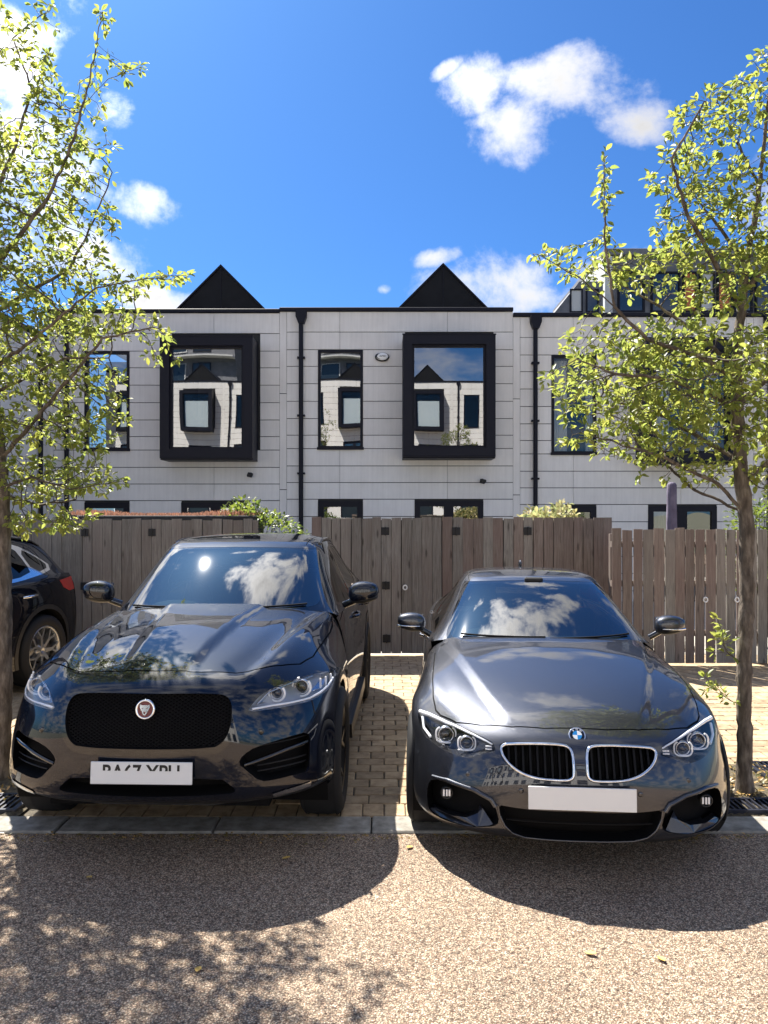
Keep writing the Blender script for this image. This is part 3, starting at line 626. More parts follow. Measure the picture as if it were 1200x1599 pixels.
def wheel(root, x, y, z, R, w, rim_r, side, mat_rim='alloy', spokes=5, style='Y'):
    """tyre > rim, brake disc; side=+1 right, -1 left"""
    h = w/2; tp = [(-h*.8, rim_r), (-h*.97, rim_r+.02), (-h, rim_r+(R-rim_r)*.5), (-h*.93, R-.025), (-h*.8, R-.006), (-h*.3, R), (h*.3, R), (h*.8, R-.006), (h*.93, R-.025), (h, rim_r+(R-rim_r)*.5), (h*.97, rim_r+.02), (h*.8, rim_r)]
    o = MB().lathe(tp, 56, 'X', closed=True); 
    for g in (-.5, -.17, .17, .5): o.lathe([(g*h*2*.7-.004, R+.0015), (g*h*2*.7+.004, R+.0015)], 56, 'X')
    t = o.build('wheel', 'rubber', root, loc=(x, y, z))
    s = side; b = MB()
    b.lathe([(-h*.8*s, rim_r*.97), (0, rim_r*.86), (h*.55*s, rim_r*.88), (h*.80*s, rim_r*.94), (h*.86*s, rim_r*1.0), (h*.80*s, rim_r*1.01)], 56, 'X')
    b.lathe([(h*.45*s, .001), (h*.62*s, .03), (h*.60*s, .065), (h*.40*s, .085), (h*.1*s, .09)], 30, 'X')
    for k in range(spokes):
        a = 2*math.pi*k/spokes
        def P(r, aa, hh): return (hh*s, r*math.cos(a+aa), r*math.sin(a+aa))
        def bar(r0, a0, r1, a1, w0, w1, h0, h1):
            q = []
            for r, aa, ww, hh in ((r0, a0, w0, h0), (r1, a1, w1, h1)):
                c = np.array(P(r, aa, 0)); tx = np.array([0, -math.sin(a+aa), math.cos(a+aa)])
                for dw, dh in ((-1, 0), (1, 0), (1, -.045), (-1, -.045)): q.append(tuple(c+tx*ww*dw+np.array([(hh+dh)*s, 0, 0])))
            b.add(q, [(0,1,2,3),(4,7,6,5),(0,4,5,1),(1,5,6,2),(2,6,7,3),(3,7,4,0)])
        if style == 'Y':
            bar(.05, 0, rim_r*.55, 0, .022, .016, h*.62, h*.72); bar(rim_r*.52, 0, rim_r*.93, .24, .014, .010, h*.72, h*.80); bar(rim_r*.52, 0, rim_r*.93, -.24, .014, .010, h*.72, h*.80)
        else:
            bar(.05, .12, rim_r*.94, .16, .012, .016, h*.60, h*.80); bar(.05, -.12, rim_r*.94, -.16, .012, .016, h*.60, h*.80)
    b.build('rim', mat_rim, t)
    MB().lathe([(-.01, .02), (-.01, rim_r*.72), (.012, rim_r*.72), (.012, .02)], 40, 'X', c=(h*.15*s, 0, 0)).build('brake_disc', 'disc_metal', t)
    return t
def superell(cx, cy, cz, ax, ay, az, p=2.6, n=28, m=16, fn=None):
    v = []; f = []
    pw = lambda t: math.copysign(abs(t)**(2/p), t)
    for j in range(m+1):
        ph = -math.pi/2+math.pi*j/m
        for i in range(n):
            th = 2*math.pi*i/n
            q = [pw(math.cos(ph))*pw(math.cos(th)), pw(math.cos(ph))*pw(math.sin(th)), pw(math.sin(ph))]
            if fn: q = fn(q)
            v.append((cx+ax*q[0], cy+ay*q[1], cz+az*q[2]))
    for j in range(m):
        for i in range(n): f.append((j*n+i, j*n+(i+1) % n, (j+1)*n+(i+1) % n, (j+1)*n+i))
    return v, f
def door_mirror(root, x, y, z, w, d, h, body_mat, base, trim=None, s=1):
    """x = centre of housing"""
    def fn(q):
        a, b, c = q
        if b > .55: b = .55+(b-.55)*.2               # flat glass face at the back
        k = 1-.22*(a if a > 0 else 0)-.0*c; c = c*k if c > 0 else c*(k-.12*(a > 0)*a)
        return [a, b, c+.12*a]
    v, f = superell(0, 0, 0, w, d, h, 2.7, fn=fn); v = [(p[0]*s, p[1], p[2]) for p in v]
    o = MB().add(v, f, True).build('door_mirror', body_mat, root, loc=(x*s, y, z))
    # lower black bowl
    v, f = superell(0, .006, -h*.45, w*.94, d*.95, h*.62, 2.6, fn=fn); v = [(p[0]*s, p[1], p[2]) for p in v]
    MB().add(v, f, True).build('mirror_base', 'black_plastic', o)
    MB().tube([((-w*.5)*s, .01, -h*.75), ((base[0]-x)*s, base[1]-y, base[2]-z)], [h*.30, h*.34], 10).build('mirror_arm', 'gloss_black', o)
    MB().box(-w*.85, w*.8, d*.60, d*.66, -h*.7, h*.72).build('mirror_glass', 'chrome', o)
    if trim:
        q = []
        for k in range(9):
            t = k/8; a = D2R(200+(310-200)*t)
            q.append(((w*1.0*(-.75+1.7*t))*s, -d*(math.sqrt(max(0, 1-(-.75+1.65*t)**2))*.96+.03), -h*.42+.02*t*h))
        MB().tube(q, .0065, 6).build('mirror_trim', trim, o)
    return o
def seat(root, x, y, z0, mat):
    s = MB().box(-.25, .25, -.25, .28, .0, .16, bev=.05).build('seat', mat, root, loc=(x, y, z0))
    M = Matrix.Translation((0, .30, .12)) @ Matrix.Rotation(D2R(-14), 4, 'X')
    MB().box(-.24, .24, -.06, .07, 0, .60, M, .045).build('backrest', mat, s)
    M = Matrix.Translation((0, .47, .74)) @ Matrix.Rotation(D2R(-10), 4, 'X')
    MB().box(-.13, .13, -.045, .05, 0, .19, M, .04).build('headrest', mat, s)
def number_plate(root, x, y, z, tilt, text=None, clip=None):
    pl = MB().box(-.26, .26, -.005, .005, -.0555, .0555, bev=.002).build('number_plate', 'plate_white', root, loc=(x, y, z)); pl.rotation_euler = (D2R(tilt), 0, 0)
    MB().box(-.245, .245, .006, .03, -.05, .05, bev=.004).build('plate_holder', 'black_plastic', pl)
    if text: text_mesh('plate_text', text, .105, 'plate_ink', pl, (0, -.0056, 0), extrude=.0006, bold=True, clip=clip, sx=.86)
    return pl
def resample(poly, n, closed=True):
    P = densify(poly, .004, closed); k = len(P); return [P[int(i*k/n) % k] for i in range(n)]
# ---------------------------------------------------------------- dark blue-black SUV
def ring_pts(c, rx, rz, n=20, a0=0, a1=360, p=2.0):
    out = []
    for k in range(n if a1-a0 >= 360 else n+1):
        a = D2R(a0+(a1-a0)*k/n); ca, sa = math.cos(a), math.sin(a)
        out.append((c[0]+rx*math.copysign(abs(ca)**(2/p), ca), c[1], c[2]+rz*math.copysign(abs(sa)**(2/p), sa)))
    return out
def follow(S, pts2, back=0, vr=None, out=0):
    return [tuple(p) for p in surf_pt(S, densify(pts2, .012, False), vr, None, back, out)]
def lamp_unit(parent, c, r, sg, ring_mat='lamp_white', lens=.62, p=2.0, rz=None, gap=None, tr=.0072):
    rz = rz or r
    a0, a1 = gap or (0, 360)
    pts = ring_pts((0, -.006, 0), r, rz, 26, a0, a1, p)
    o = MB().tube(pts, tr, 6, closed=gap is None).build('daytime_light', ring_mat, parent, loc=(c[0]*sg, c[1], c[2]))
    if sg < 0: o.scale = (-1, 1, 1)
    v, f = superell(0, .01, 0, r*lens, .02, rz*lens, 2.0, 20, 10); b = MB().add(v, f, True)
    b.build('projector', 'gloss_black', parent, loc=(c[0]*sg, c[1], c[2]))
    MB().lathe([(.012, r*lens*1.05), (-.006, r*lens*1.12), (-.004, r*lens*1.28), (.03, r*lens*1.3)], 24, 'Y').build('bezel', 'lamp_silver', parent, loc=(c[0]*sg, c[1], c[2]))
def cabin(root, zf, zd, yd, sy, w, sh=.22):
    """floor, dashboard, wheel and seats"""
    MB().box(-w, w, yd, yd+.42, zd-.32, zd-.05, bev=.04).build('dashboard', 'interior_dark', root)
    MB().box(-w*.9, w*.9, yd+.06, yd+.30, zd-.06, zd-.035, bev=.01).build('dash_top', 'dash_trim', root)
    v, f = superell(-.37, yd+.22, zd-.03, .19, .13, .055, 2.2, 20, 8); MB().add(v, f, True).build('instrument_hood', 'interior_dark', root)
    st = MB().tube([(.185*math.cos(a), .06*math.sin(a), .175*math.sin(a)) for a in [2*math.pi*k/28 for k in range(28)]], .014, 8, closed=True).box(-.17, .17, -.02, .0, -.03, .02).build('steering_wheel', 'interior_dark', root, loc=(-.37, yd+.50, zd-.02))
    for x in (-.37, .37): seat(root, x, sy, zf+sh, 'interior_leather')
    for x in (-.37, .37): seat(root, x, sy+.85, zf+sh-.02, 'interior_dark')
    MB().box(-w, w, yd+.3, yd+2.9, zf-.02, zf+.02).build('cabin_floor', 'interior_dark', root)
    MB().box(-.07, .07, -.01, .02, -.035, .03, bev=.01).build('rear_view_mirror', 'interior_dark', root, loc=(0, yd+.62, zd+.33))
def make_suv(name, label, loc, rz, paint_mat='suv_paint', front=True, group=None):
    n, g, s_ = suv_cages(); SN = Sheet(n, True, suv_hood); SG = Sheet(g); SS = Sheet(s_, False); O = OUTLINE['suv']
    R = thing(name, label, 'car', loc, rz, group)
    rc = lambda p, it=1: rounded(p, it=it, keep=True)
    hood = [(0,.19),(.24,.20),(.42,.24),(.54,.315),(.64,.41),(.73,.52),(.785,.68),(.81,.95),(.825,1.25),(.825,1.45),(.80,1.62),(.70,1.60),(.4,1.47),(0,1.42)]
    F_ = []
    if front:
        F_ += [dict(name='headlight', proj='front', poly=rc(O['headlight']), vr=(3, 8), op='lamp', mat='lamp_bowl', dir=(-.01, .085, 0), flat=.0, shrink=(.95, 1, .9)),
               dict(name='grille', proj='front', poly=rc(O['grille']), vr=(4, 9), op='hole', mat='matt_black', dir=(0, .07, 0), cross=True),
               dict(name='grille_surround', proj='front', poly=rc(O['grille_frame']), vr=(4, 9), op='part', mat='gloss_black'),
               dict(name='air_intake', proj='front', poly=rc(O['intake']), vr=(5, 11), op='hole', mat='matt_black', dir=(-.01, .10, .0), shrink=(.9, 1, .9)),
               dict(name='lower_grille', proj='front', poly=rc(O['lower_opening']), vr=(7, 11), op='hole', mat='matt_black', dir=(0, .09, .02), cross=True),
               dict(name='bumper_trim', proj='front', poly=O['chrome_strip'], vr=(8, 11), op='part', mat='satin_chrome', off=.006)]
    F_ += [dict(name='panel_gap', proj='top', poly=band(hood[:11], .007), vr=(0, 6.5), op='gap', mat='matt_black', off=-.006, step=.02),
           dict(name='bonnet', proj='top', poly=hood, vr=(0, 6.5), op='part', mat=paint_mat, step=.03),
           dict(name='lower_valance', proj='uv', poly=[(0,10.35),(4,10.3),(7,10.2),(7,11),(0,11)], op='part', mat='black_plastic'),
           dict(name='front_bumper', proj='uv', poly=[(0,6.0),(3.2,5.9),(4.6,5.2),(6.2,5.4),(7,5.6),(7,11),(0,11)], op='part', mat=paint_mat)]
    m = build_sheet(SN, F_, ('front_wing', paint_mat), R)
    W = rc(O['windscreen'], 2)
    frit = [(x*1.035+(0 if x < .01 else .004), z+(.012 if z > 1.4 else -.03)) for x, z in O['windscreen']]
    G_ = [dict(name='windscreen', proj='front', poly=W, vr=(0, 3.2), ur=(0, 4.6), op='part', mat='windscreen_glass'),
          dict(name='windscreen_border', proj='front', poly=rc(frit, 1), vr=(0, 3.2), ur=(0, 4.8), op='part', mat='gloss_black', off=-.001),
          dict(name='roof_glass', proj='top', poly=rc([(0,2.36),(.30,2.38),(.47,2.46),(.50,2.6),(.50,3.5),(.46,3.62),(0,3.64)]), vr=(2, 7), ur=(0, 4), op='part', mat='roof_glass'),
          dict(name='panel_gap', proj='top', poly=band([(.53,2.3),(.535,2.6),(.53,3.6),(.5,4.2)], .006), vr=(2, 7), ur=(0, 4), op='gap', mat='matt_black', off=-.004),
          dict(name='side_window', proj='side', poly=rc([(1.98,1.13),(2.15,1.25),(2.45,1.43),(2.78,1.52),(2.86,1.53),(2.83,1.3),(2.83,1.13)]), vr=(.5, 7), ur=(4, 7), op='part', mat='side_glass', off=-.004),
          dict(name='side_window', proj='side', poly=rc([(2.93,1.54),(3.3,1.535),(3.62,1.49),(3.72,1.3),(3.70,1.19),(2.91,1.14)]), vr=(.5, 7), ur=(4, 7), op='part', mat='side_glass', off=-.004),
          dict(name='side_window', proj='side', poly=rc([(3.70,1.47),(3.95,1.37),(4.12,1.25),(3.78,1.2)]), vr=(.5, 7), ur=(4, 7), op='part', mat='side_glass', off=-.004),
          dict(name='window_trim', proj='side', poly=rc([(1.90,1.11),(2.13,1.275),(2.45,1.46),(2.8,1.555),(3.3,1.565),(3.68,1.51),(3.95,1.40),(4.2,1.235),(3.75,1.165),(2.9,1.10)]), vr=(.3, 7.5), ur=(4, 7), op='part', mat='chrome' if not front else 'gloss_black', off=-.002),
          dict(name='rear_window', proj='uv', poly=[(0,7.75),(3.6,7.8),(4.2,8.7),(0,8.85)], op='part', mat='side_glass'),
          dict(name='tail_light', proj='uv', poly=[(3.6,9.3),(6.99,9.2),(6.99,9.9),(3.6,9.85)], op='part', mat='tail_red')]
    build_sheet(SG, G_, ('roof', paint_mat), R, 60, 100)
    fd = [(1.70,1.055),(2.0,1.09),(2.88,1.115),(2.88,.85),(2.86,.42),(1.75,.38),(1.62,.6)]
    rd = [(2.88,1.115),(3.4,1.14),(3.85,1.16),(3.88,1.0),(3.75,.9),(3.45,.85),(3.28,.6),(3.2,.42),(2.86,.42),(2.88,.85)]
    arch = [(3.754+.425*math.cos(a), .40+.425*math.sin(a)) for a in [D2R(x) for x in range(-40, 221, 10)]]
    archo = [(3.754+.475*math.cos(a), .40+.475*math.sin(a)) for a in [D2R(x) for x in range(-35, 216, 10)]]
    S_ = [dict(name='rear_wheel_arch', proj='side', poly=arch, op='hole', mat='matt_black', dir=(-.30, 0, 0), shrink=(1, 1, 1)),
          dict(name='arch_trim', proj='side', poly=archo, op='part', mat='black_plastic' if not front else paint_mat, off=.004),
          dict(name='panel_gap', proj='side', poly=band(fd+[fd[0]], .007), op='gap', mat='matt_black', off=-.005),
          dict(name='panel_gap', proj='side', poly=band(rd[2:8], .007), op='gap', mat='matt_black', off=-.005),
          dict(name='front_door', proj='side', poly=fd, op='part', mat=paint_mat), dict(name='rear_door', proj='side', poly=rd, op='part', mat=paint_mat),
          dict(name='tail_light', proj='side', poly=[(4.08,1.10),(4.379,1.12),(4.379,.98),(4.25,.97),(4.12,1.02)], op='part', mat='tail_red', off=.003)]
    sd = build_sheet(SS, S_, ('side_panel', paint_mat), R, 26, 90, mirror=False)
    for sg in (1, -1):
        for y in (2.62, 3.52):
            p = SS(*[np.array([k]) for k in SS.invert([(y, .98)], SIDE)[0]])[0]
            MB().tube([(sg*(p[0]+.005), y-.11, .98), (sg*(p[0]+.035), y-.09, .985), (sg*(p[0]+.038), y+.07, .99), (sg*(p[0]+.006), y+.10, .99)], .012, 8).build('door_handle', paint_mat if front else 'chrome', R)
        MB().lathe([(-.33*sg, .44), (-.005*sg, .44)], 30, 'X', c=(sg*.90, .88, .40), a0=-24, a1=206).lathe([(-.02*sg, .01), (-.02*sg, .30)], 30, 'X', c=(sg*.60, .88, .40)).build('front_wheel_arch', 'matt_black', R)
        door_mirror(R, 1.015, 1.93, 1.245, .115, .085, .082, paint_mat, (.86, 1.98, 1.14), None, sg)
        rl = SG(np.full(9, 3.72), np.linspace(3.0, 6.9, 9)); MB().tube([(sg*q[0], q[1], q[2]+(.018 if 0 < i < 8 else 0)) for i, q in enumerate(rl)], .013, 8).build('roof_rail', 'gloss_black', R)
        MB().prism([(1.55, .25), (3.15, .25), (3.15, .34), (1.5, .36)], sg*.86, sg*.955, 'X').build('sill', 'black_plastic', R)
    # underside closes the body
    MB().box(-.60, .60, .25, 4.40, .26, .52).box(-.88, .88, 1.42, 3.2, .28, .45).build('underbody', 'matt_black', R)
    MB().prism([(-.62, .33), (-.3, .27), (.3, .27), (.62, .33), (.7, .36), (-.7, .36)], .22, .36).build('chin_guard', 'black_plastic', R)
    for y, tag in ((.88, 0), (3.754, 1)):
        for sg in (1, -1): wheel(R, sg*.835, y, .382, .382, .255, .265, sg, 'dark_alloy' if front else 'alloy', 5 if front else 7, 'Y')
    cabin(R, .42, 1.17, 1.55, 2.6, .70)
    for sx, yb in ((-.62, 1.50), (.02, 1.42)):
        pts = [surf_pt(SG, (sx+t*.60 if sx+t*.6 > 0 else abs(sx+t*.6), 1.172+.012*t), (0, 3), (0, 4.6), out=.012)[0] for t in np.linspace(0, 1, 9)]
        pts = [((abs(p[0]) if sx+t*.6 > 0 else -abs(p[0])), p[1], p[2]) for p, t in zip(pts, np.linspace(0, 1, 9))]
        MB().tube(pts, .007, 6).build('wiper', 'matt_black', R)
    if front:
        for sg, hl in zip((1, -1), m['headlight']):
            c1 = surf_pt(SN, (.635, .863), (3, 8), back=.055)[0]; c2 = surf_pt(SN, (.752, .868), (3, 8), back=.055)[0]
            lamp_unit(hl, c1, .044, sg, lens=.6, gap=(100, 400)); lamp_unit(hl, c2, .052, sg, lens=.62, gap=(100, 400))
            e = np.array([(.53, .808), (.62, .811), (.70, .808), (.80, .807), (.85, .817), (.885, .835), (.905, .862)])
            q = follow(SN, e, .012, (3, 8)); q = [(p[0]*sg, p[1], p[2]+.006) for p in q]
            MB().tube(q, .0065, 6).build('daytime_light', 'lamp_white', hl)
            q = follow(SN, [(.55, .835), (.60, .883), (.70, .905), (.80, .912)], .02, (3, 8)); MB().tube([(p[0]*sg, p[1], p[2]-.004) for p in q], .005, 6).build('lamp_bezel', 'lamp_silver', hl)
            T = follow(SN, [(.85, .84), (.895, .86), (.90, .88)], .03, (3, 8))
            for k, xz in enumerate(((.845, .865), (.87, .865), (.893, .868))):
                p = surf_pt(SN, xz, (3, 8), back=.03)[0]; MB().box(-.006, .006, -.004, .004, -.032, .028, bev=.003).build('reflector', 'lamp_white', hl, loc=(p[0]*sg, p[1], p[2]))
            q = [surf_pt(SN, xz, (3, 8), back=.065)[0] for xz in ((.54, .82), (.85, .83), (.88, .90), (.60, .89))]
            MB().add([(p[0]*sg, p[1], p[2]) for p in q], [(0, 1, 2, 3)]).build('reflector', 'lamp_silver', hl)
        for sg, it in zip((1, -1), m['air_intake']):
            q = follow(SN, [(.50, .535), (.60, .56), (.70, .585), (.80, .60)], .025, (5, 11)); MB().tube([(p[0]*sg, p[1], p[2]) for p in q], .012, 6).build('intake_blade', 'gloss_black', it)
            for z in (.49, .52, .62):
                q = follow(SN, [(.56, z), (.66, z+.004), (.795, z+.008)], .05, (5, 11)); MB().tube([(p[0]*sg, p[1], p[2]) for p in q], .004, 4).build('intake_slat', 'black_plastic', it)
        # woven mesh: two families of slanted bars inside the opening
        gp = rc(O['grille']); full = gp+[(-x, z) for x, z in gp[::-1]]; b = MB()
        for sl in (1, -1):
            for k in range(-34, 35):
                x0 = k*.030; seg = []
                zs = np.linspace(.63, .915, 58); xs = x0+sl*(zs-.77)*1.75; ok = in_poly(xs, zs, full)
                i = 0
                while i < len(zs):
                    if ok[i]:
                        j = i
                        while j+1 < len(zs) and ok[j+1]: j += 1
                        if j > i:
                            P = surf_pt(SN, np.stack([np.abs(xs[[i, (i+j)//2, j]]), zs[[i, (i+j)//2, j]]], 1), (4, 9), back=.022)
                            b.tube([(math.copysign(P[a, 0], xs[q]), P[a, 1], P[a, 2]) for a, q in enumerate((i, (i+j)//2, j))], .0032, 4, cap=False)
                        i = j+1
                    else: i += 1
        b.build('grille_mesh', 'grille_black', m['grille'][0], kind='stuff')
        # round badge: silver ring, dark red field, silver cat face
        p = surf_pt(SN, (0, .835), (4, 9))[0]; bd = MB().lathe([(.012, .001), (-.002, .040), (-.008, .046), (.0, .052), (.02, .052)], 36, 'Y').build('badge', 'chrome', R, loc=(0, p[1]-.006, .835)); bd.rotation_euler = (D2R(-8), 0, 0)
        MB().lathe([(-.0035, .0005), (-.0035, .039)], 32, 'Y').build('badge_field', 'badge_red', bd)
        cat = [(-.024,.026),(-.014,.021),(0,.023),(.014,.021),(.024,.026),(.026,.012),(.021,.0),(.014,-.012),(.009,-.024),(0,-.030),(-.009,-.024),(-.014,-.012),(-.021,0),(-.026,.012)]
        MB().prism(cat, -.0085, -.003).build('badge_face', 'chrome', bd)
        ey = MB()
        for sx in (1, -1): ey.prism([(sx*.005,.004),(sx*.015,.009),(sx*.014,.004)], -.0095, -.008)
        ey.prism([(-.006,-.010),(.006,-.010),(.003,-.022),(-.003,-.022)], -.0095, -.008).build('badge_eyes', 'badge_red', bd)
        number_plate(R, 0, SN(np.array([0.]), np.array([8.1]))[0, 1]-.03, .527, -4, 'BA67 XPH', .012)
        v, f = superell(0, 0, 0, .016, .006, .016, 2); 
        for x, z in ((.58, .70), (-.58, .70)):
            p = surf_pt(SN, (abs(x), z), (4, 10))[0]; MB().add(v, f, True).build('parking_sensor', 'gloss_black', R, loc=(x, p[1]-.001, z))
    v, f = superell(0, 0, 0, .022, .085, .03, 2, fn=lambda q: [q[0], q[1], max(q[2], -.3)]); MB().add(v, f, True).build('roof_antenna', paint_mat, R, loc=(0, 3.9, 1.63))
    return R
# ---------------------------------------------------------------- grey coupe
def make_coupe(name, label, loc, rz):
    n, g, s_ = coupe_cages(); SN = Sheet(n, True, coupe_hood); SG = Sheet(g); SS = Sheet(s_, False); O = dict(OUTLINE['coupe'])
    R = thing(name, label, 'car', loc, rz); PM = 'coupe_paint'
    rc = lambda p, it=1: rounded(p, it=it, keep=True)
    O['kidney'] = [(.034,.648),(.050,.668),(.085,.676),(.20,.676),(.35,.664),(.380,.652),(.384,.634),(.368,.602),(.340,.574),(.292,.545),(.24,.530),(.187,.522),(.075,.521),(.042,.529),(.032,.552)]
    hood = O['hood'][:10]; hood = [(0,.155)]+[tuple(p) for p in hood[1:]]; hoodp = hood+[(.70,1.60),(.4,1.47),(0,1.42)]
    F_ = [dict(name='headlight', proj='front', poly=rc(O['headlight']), vr=(3, 8), op='lamp', mat='lamp_dark', dir=(-.02, .075, 0), shrink=(.95, 1, .9)),
          dict(name='grille', proj='front', poly=rc(O['kidney']), vr=(4, 9), op='hole', mat='matt_black', dir=(0, .06, 0)),
          dict(name='grille_recess', proj='front', poly=rc([(x*1.0+(-.008 if x < .06 else .010 if x > .3 else 0), z+(.008 if z > .62 else -.009)) for x, z in O['kidney']]), vr=(4, 9), op='part', mat='gloss_black'),
          dict(name='fog_intake', proj='front', poly=rc(O['fog_intake']), vr=(6, 11), op='hole', mat='matt_black', dir=(-.01, .10, 0), shrink=(.92, 1, .92)),
          dict(name='lower_grille', proj='front', poly=rc(O['lower_grille']), vr=(6, 11), op='hole', mat='matt_black', dir=(0, .08, .01), cross=True),
          dict(name='grille_lip', proj='front', poly=rc([(x+(.011 if x > .3 else 0), z-(.010 if z < .3 else 0)) for x, z in O['lower_grille'][2:]]+[(0,.215),(0,.3),(.3,.36)]), vr=(6, 11), op='part', mat='lamp_dark', off=.002),
          dict(name='panel_gap', proj='top', poly=band(hood, .007), vr=(0, 6), op='gap', mat='matt_black', off=-.006, step=.02),
          dict(name='bonnet', proj='top', poly=hoodp, vr=(0, 6), op='part', mat=PM, step=.03),
          dict(name='lower_valance', proj='uv', poly=[(0,10.45),(4,10.45),(8,10.4),(8,11),(0,11)], op='part', mat='black_plastic'),
          dict(name='front_bumper', proj='uv', poly=[(0,4.98),(2.6,5.02),(3.4,5.3),(4.5,5.3),(6.2,5.0),(8,4.9),(8,11),(0,11)], op='part', mat=PM)]
    m = build_sheet(SN, F_, ('front_wing', PM), R, 80, 90)
    frit = [(x*1.04+(0 if x < .01 else .004), z+(.012 if z > 1.2 else -.025)) for x, z in O['windscreen']]
    G_ = [dict(name='windscreen', proj='front', poly=rc(O['windscreen'], 2), vr=(0, 3.2), ur=(0, 4.6), op='part', mat='windscreen_glass'),
          dict(name='windscreen_border', proj='front', poly=rc(frit), vr=(0, 3.2), ur=(0, 4.8), op='part', mat='gloss_black', off=-.001),
          dict(name='panel_gap', proj='top', poly=band([(.49,2.28),(.495,2.6),(.48,3.3),(.44,3.7)], .006), vr=(2, 7), ur=(0, 4), op='gap', mat='matt_black', off=-.004),
          dict(name='side_window', proj='side', poly=rc([(1.95,.93),(2.1,1.04),(2.38,1.19),(2.7,1.245),(2.92,1.25),(2.95,.95)]), vr=(.5, 7), ur=(4, 7), op='part', mat='side_glass', off=-.004),
          dict(name='side_window', proj='side', poly=rc([(3.0,1.25),(3.35,1.21),(3.62,1.13),(3.78,1.0),(3.02,.96)]), vr=(.5, 7), ur=(4, 7), op='part', mat='side_glass', off=-.004),
          dict(name='window_trim', proj='side', poly=rc([(1.86,.91),(2.08,1.06),(2.36,1.215),(2.75,1.275),(3.1,1.268),(3.4,1.225),(3.66,1.15),(3.88,.985),(3.0,.935)]), vr=(.3, 7.5), ur=(4, 7), op='part', mat='gloss_black', off=-.002),
          dict(name='rear_window', proj='uv', poly=[(0,5.75),(3.2,5.8),(3.4,6.75),(0,6.95)], op='part', mat='side_glass'),
          dict(name='tail_light', proj='uv', poly=[(3.2,9.2),(6.99,9.2),(6.99,9.8),(3.6,9.8)], op='part', mat='tail_red')]
    build_sheet(SG, G_, ('roof', PM), R, 60, 100)
    fd = [(1.64,.885),(1.95,.905),(3.0,.93),(3.02,.7),(2.98,.28),(1.55,.24),(1.52,.55)]
    arch = [(3.60+.355*math.cos(a), .33+.355*math.sin(a)) for a in [D2R(x) for x in range(-22, 203, 9)]]
    S_ = [dict(name='rear_wheel_arch', proj='side', poly=arch, op='hole', mat='matt_black', dir=(-.28, 0, 0), shrink=(1, 1, 1)),
          dict(name='panel_gap', proj='side', poly=band(fd+[fd[0]], .007), op='gap', mat='matt_black', off=-.005),
          dict(name='front_door', proj='side', poly=fd, op='part', mat=PM)]
    build_sheet(SS, S_, ('side_panel', PM), R, 26, 90, mirror=False)
    for sg in (1, -1):
        MB().tube([(sg*.865, 2.72, .79), (sg*.895, 2.74, .795), (sg*.895, 2.92, .80), (sg*.868, 2.95, .80)], .011, 8).build('door_handle', PM, R)
        MB().lathe([(-.30*sg, .365), (-.01*sg, .365)], 30, 'X', c=(sg*.86, .79, .33), a0=-24, a1=206).lathe([(-.02*sg, .01), (-.02*sg, .25)], 30, 'X', c=(sg*.58, .79, .33)).build('front_wheel_arch', 'matt_black', R)
        door_mirror(R, .925, 1.80, 1.045, .105, .078, .066, PM, (.79, 1.83, .945), 'chrome', sg)
        MB().prism([(1.2, .16), (3.2, .16), (3.22, .22), (1.18, .24)], sg*.80, sg*.885, 'X').build('sill', 'black_plastic', R)
    MB().box(-.56, .56, .25, 4.35, .17, .42).box(-.82, .82, 1.25, 3.15, .17, .36).build('underbody', 'matt_black', R)
    MB().prism([(-.62, .21), (-.3, .16), (.3, .16), (.62, .21), (.66, .26), (-.66, .26)], .20, .36).build('chin_guard', 'black_plastic', R)
    for y in (.79, 3.60):
        for sg in (1, -1): wheel(R, sg*.775, y, .33, .33, .235, .235, sg, 'alloy', 5, 'Y')
    cabin(R, .25, .985, 1.52, 2.55, .64, .06)
    for sx in (-.56, .03):
        ts = np.linspace(0, 1, 9); pts = []
        for t in ts:
            xx = sx+t*.56; p = surf_pt(SG, (abs(xx), .985+.008*t), (0, 3), (0, 4.6), out=.012)[0]; pts.append((math.copysign(p[0], xx), p[1], p[2]))
        MB().tube(pts, .007, 6).build('wiper', 'matt_black', R)
    # kidney grilles
    for sg, gr in zip((1, -1), m['grille']):
        k = resample(rc(O['kidney']), 70); P = surf_pt(SN, np.array(k), (4, 9), out=.006)
        MB().tube([(p[0]*sg, p[1], p[2]) for p in P], .0075, 8, closed=True).build('chrome_frame', 'chrome', gr)
        for i in range(9):
            x = .062+i*.0355; zz = np.linspace(.50, .69, 90); ins = in_poly(np.full(90, x), zz, O['kidney'])
            if not ins.any(): continue
            z0, z1 = zz[ins].min()+.004, zz[ins].max()-.004; a = surf_pt(SN, [(x, z0), (x, z1)], (4, 9), back=.012)
            w = .005; b = MB(); b.add([((a[0][0]-w)*sg, a[0][1], z0), ((a[0][0]+w)*sg, a[0][1], z0), ((a[1][0]+w)*sg, a[1][1], z1), ((a[1][0]-w)*sg, a[1][1], z1)] + [((a[0][0]-w)*sg, a[0][1]+.04, z0), ((a[0][0]+w)*sg, a[0][1]+.04, z0), ((a[1][0]+w)*sg, a[1][1]+.04, z1), ((a[1][0]-w)*sg, a[1][1]+.04, z1)], [(0,1,2,3),(4,7,6,5),(0,4,5,1),(1,5,6,2),(2,6,7,3),(3,7,4,0)])
            b.build('grille_bar', 'grille_black', gr)
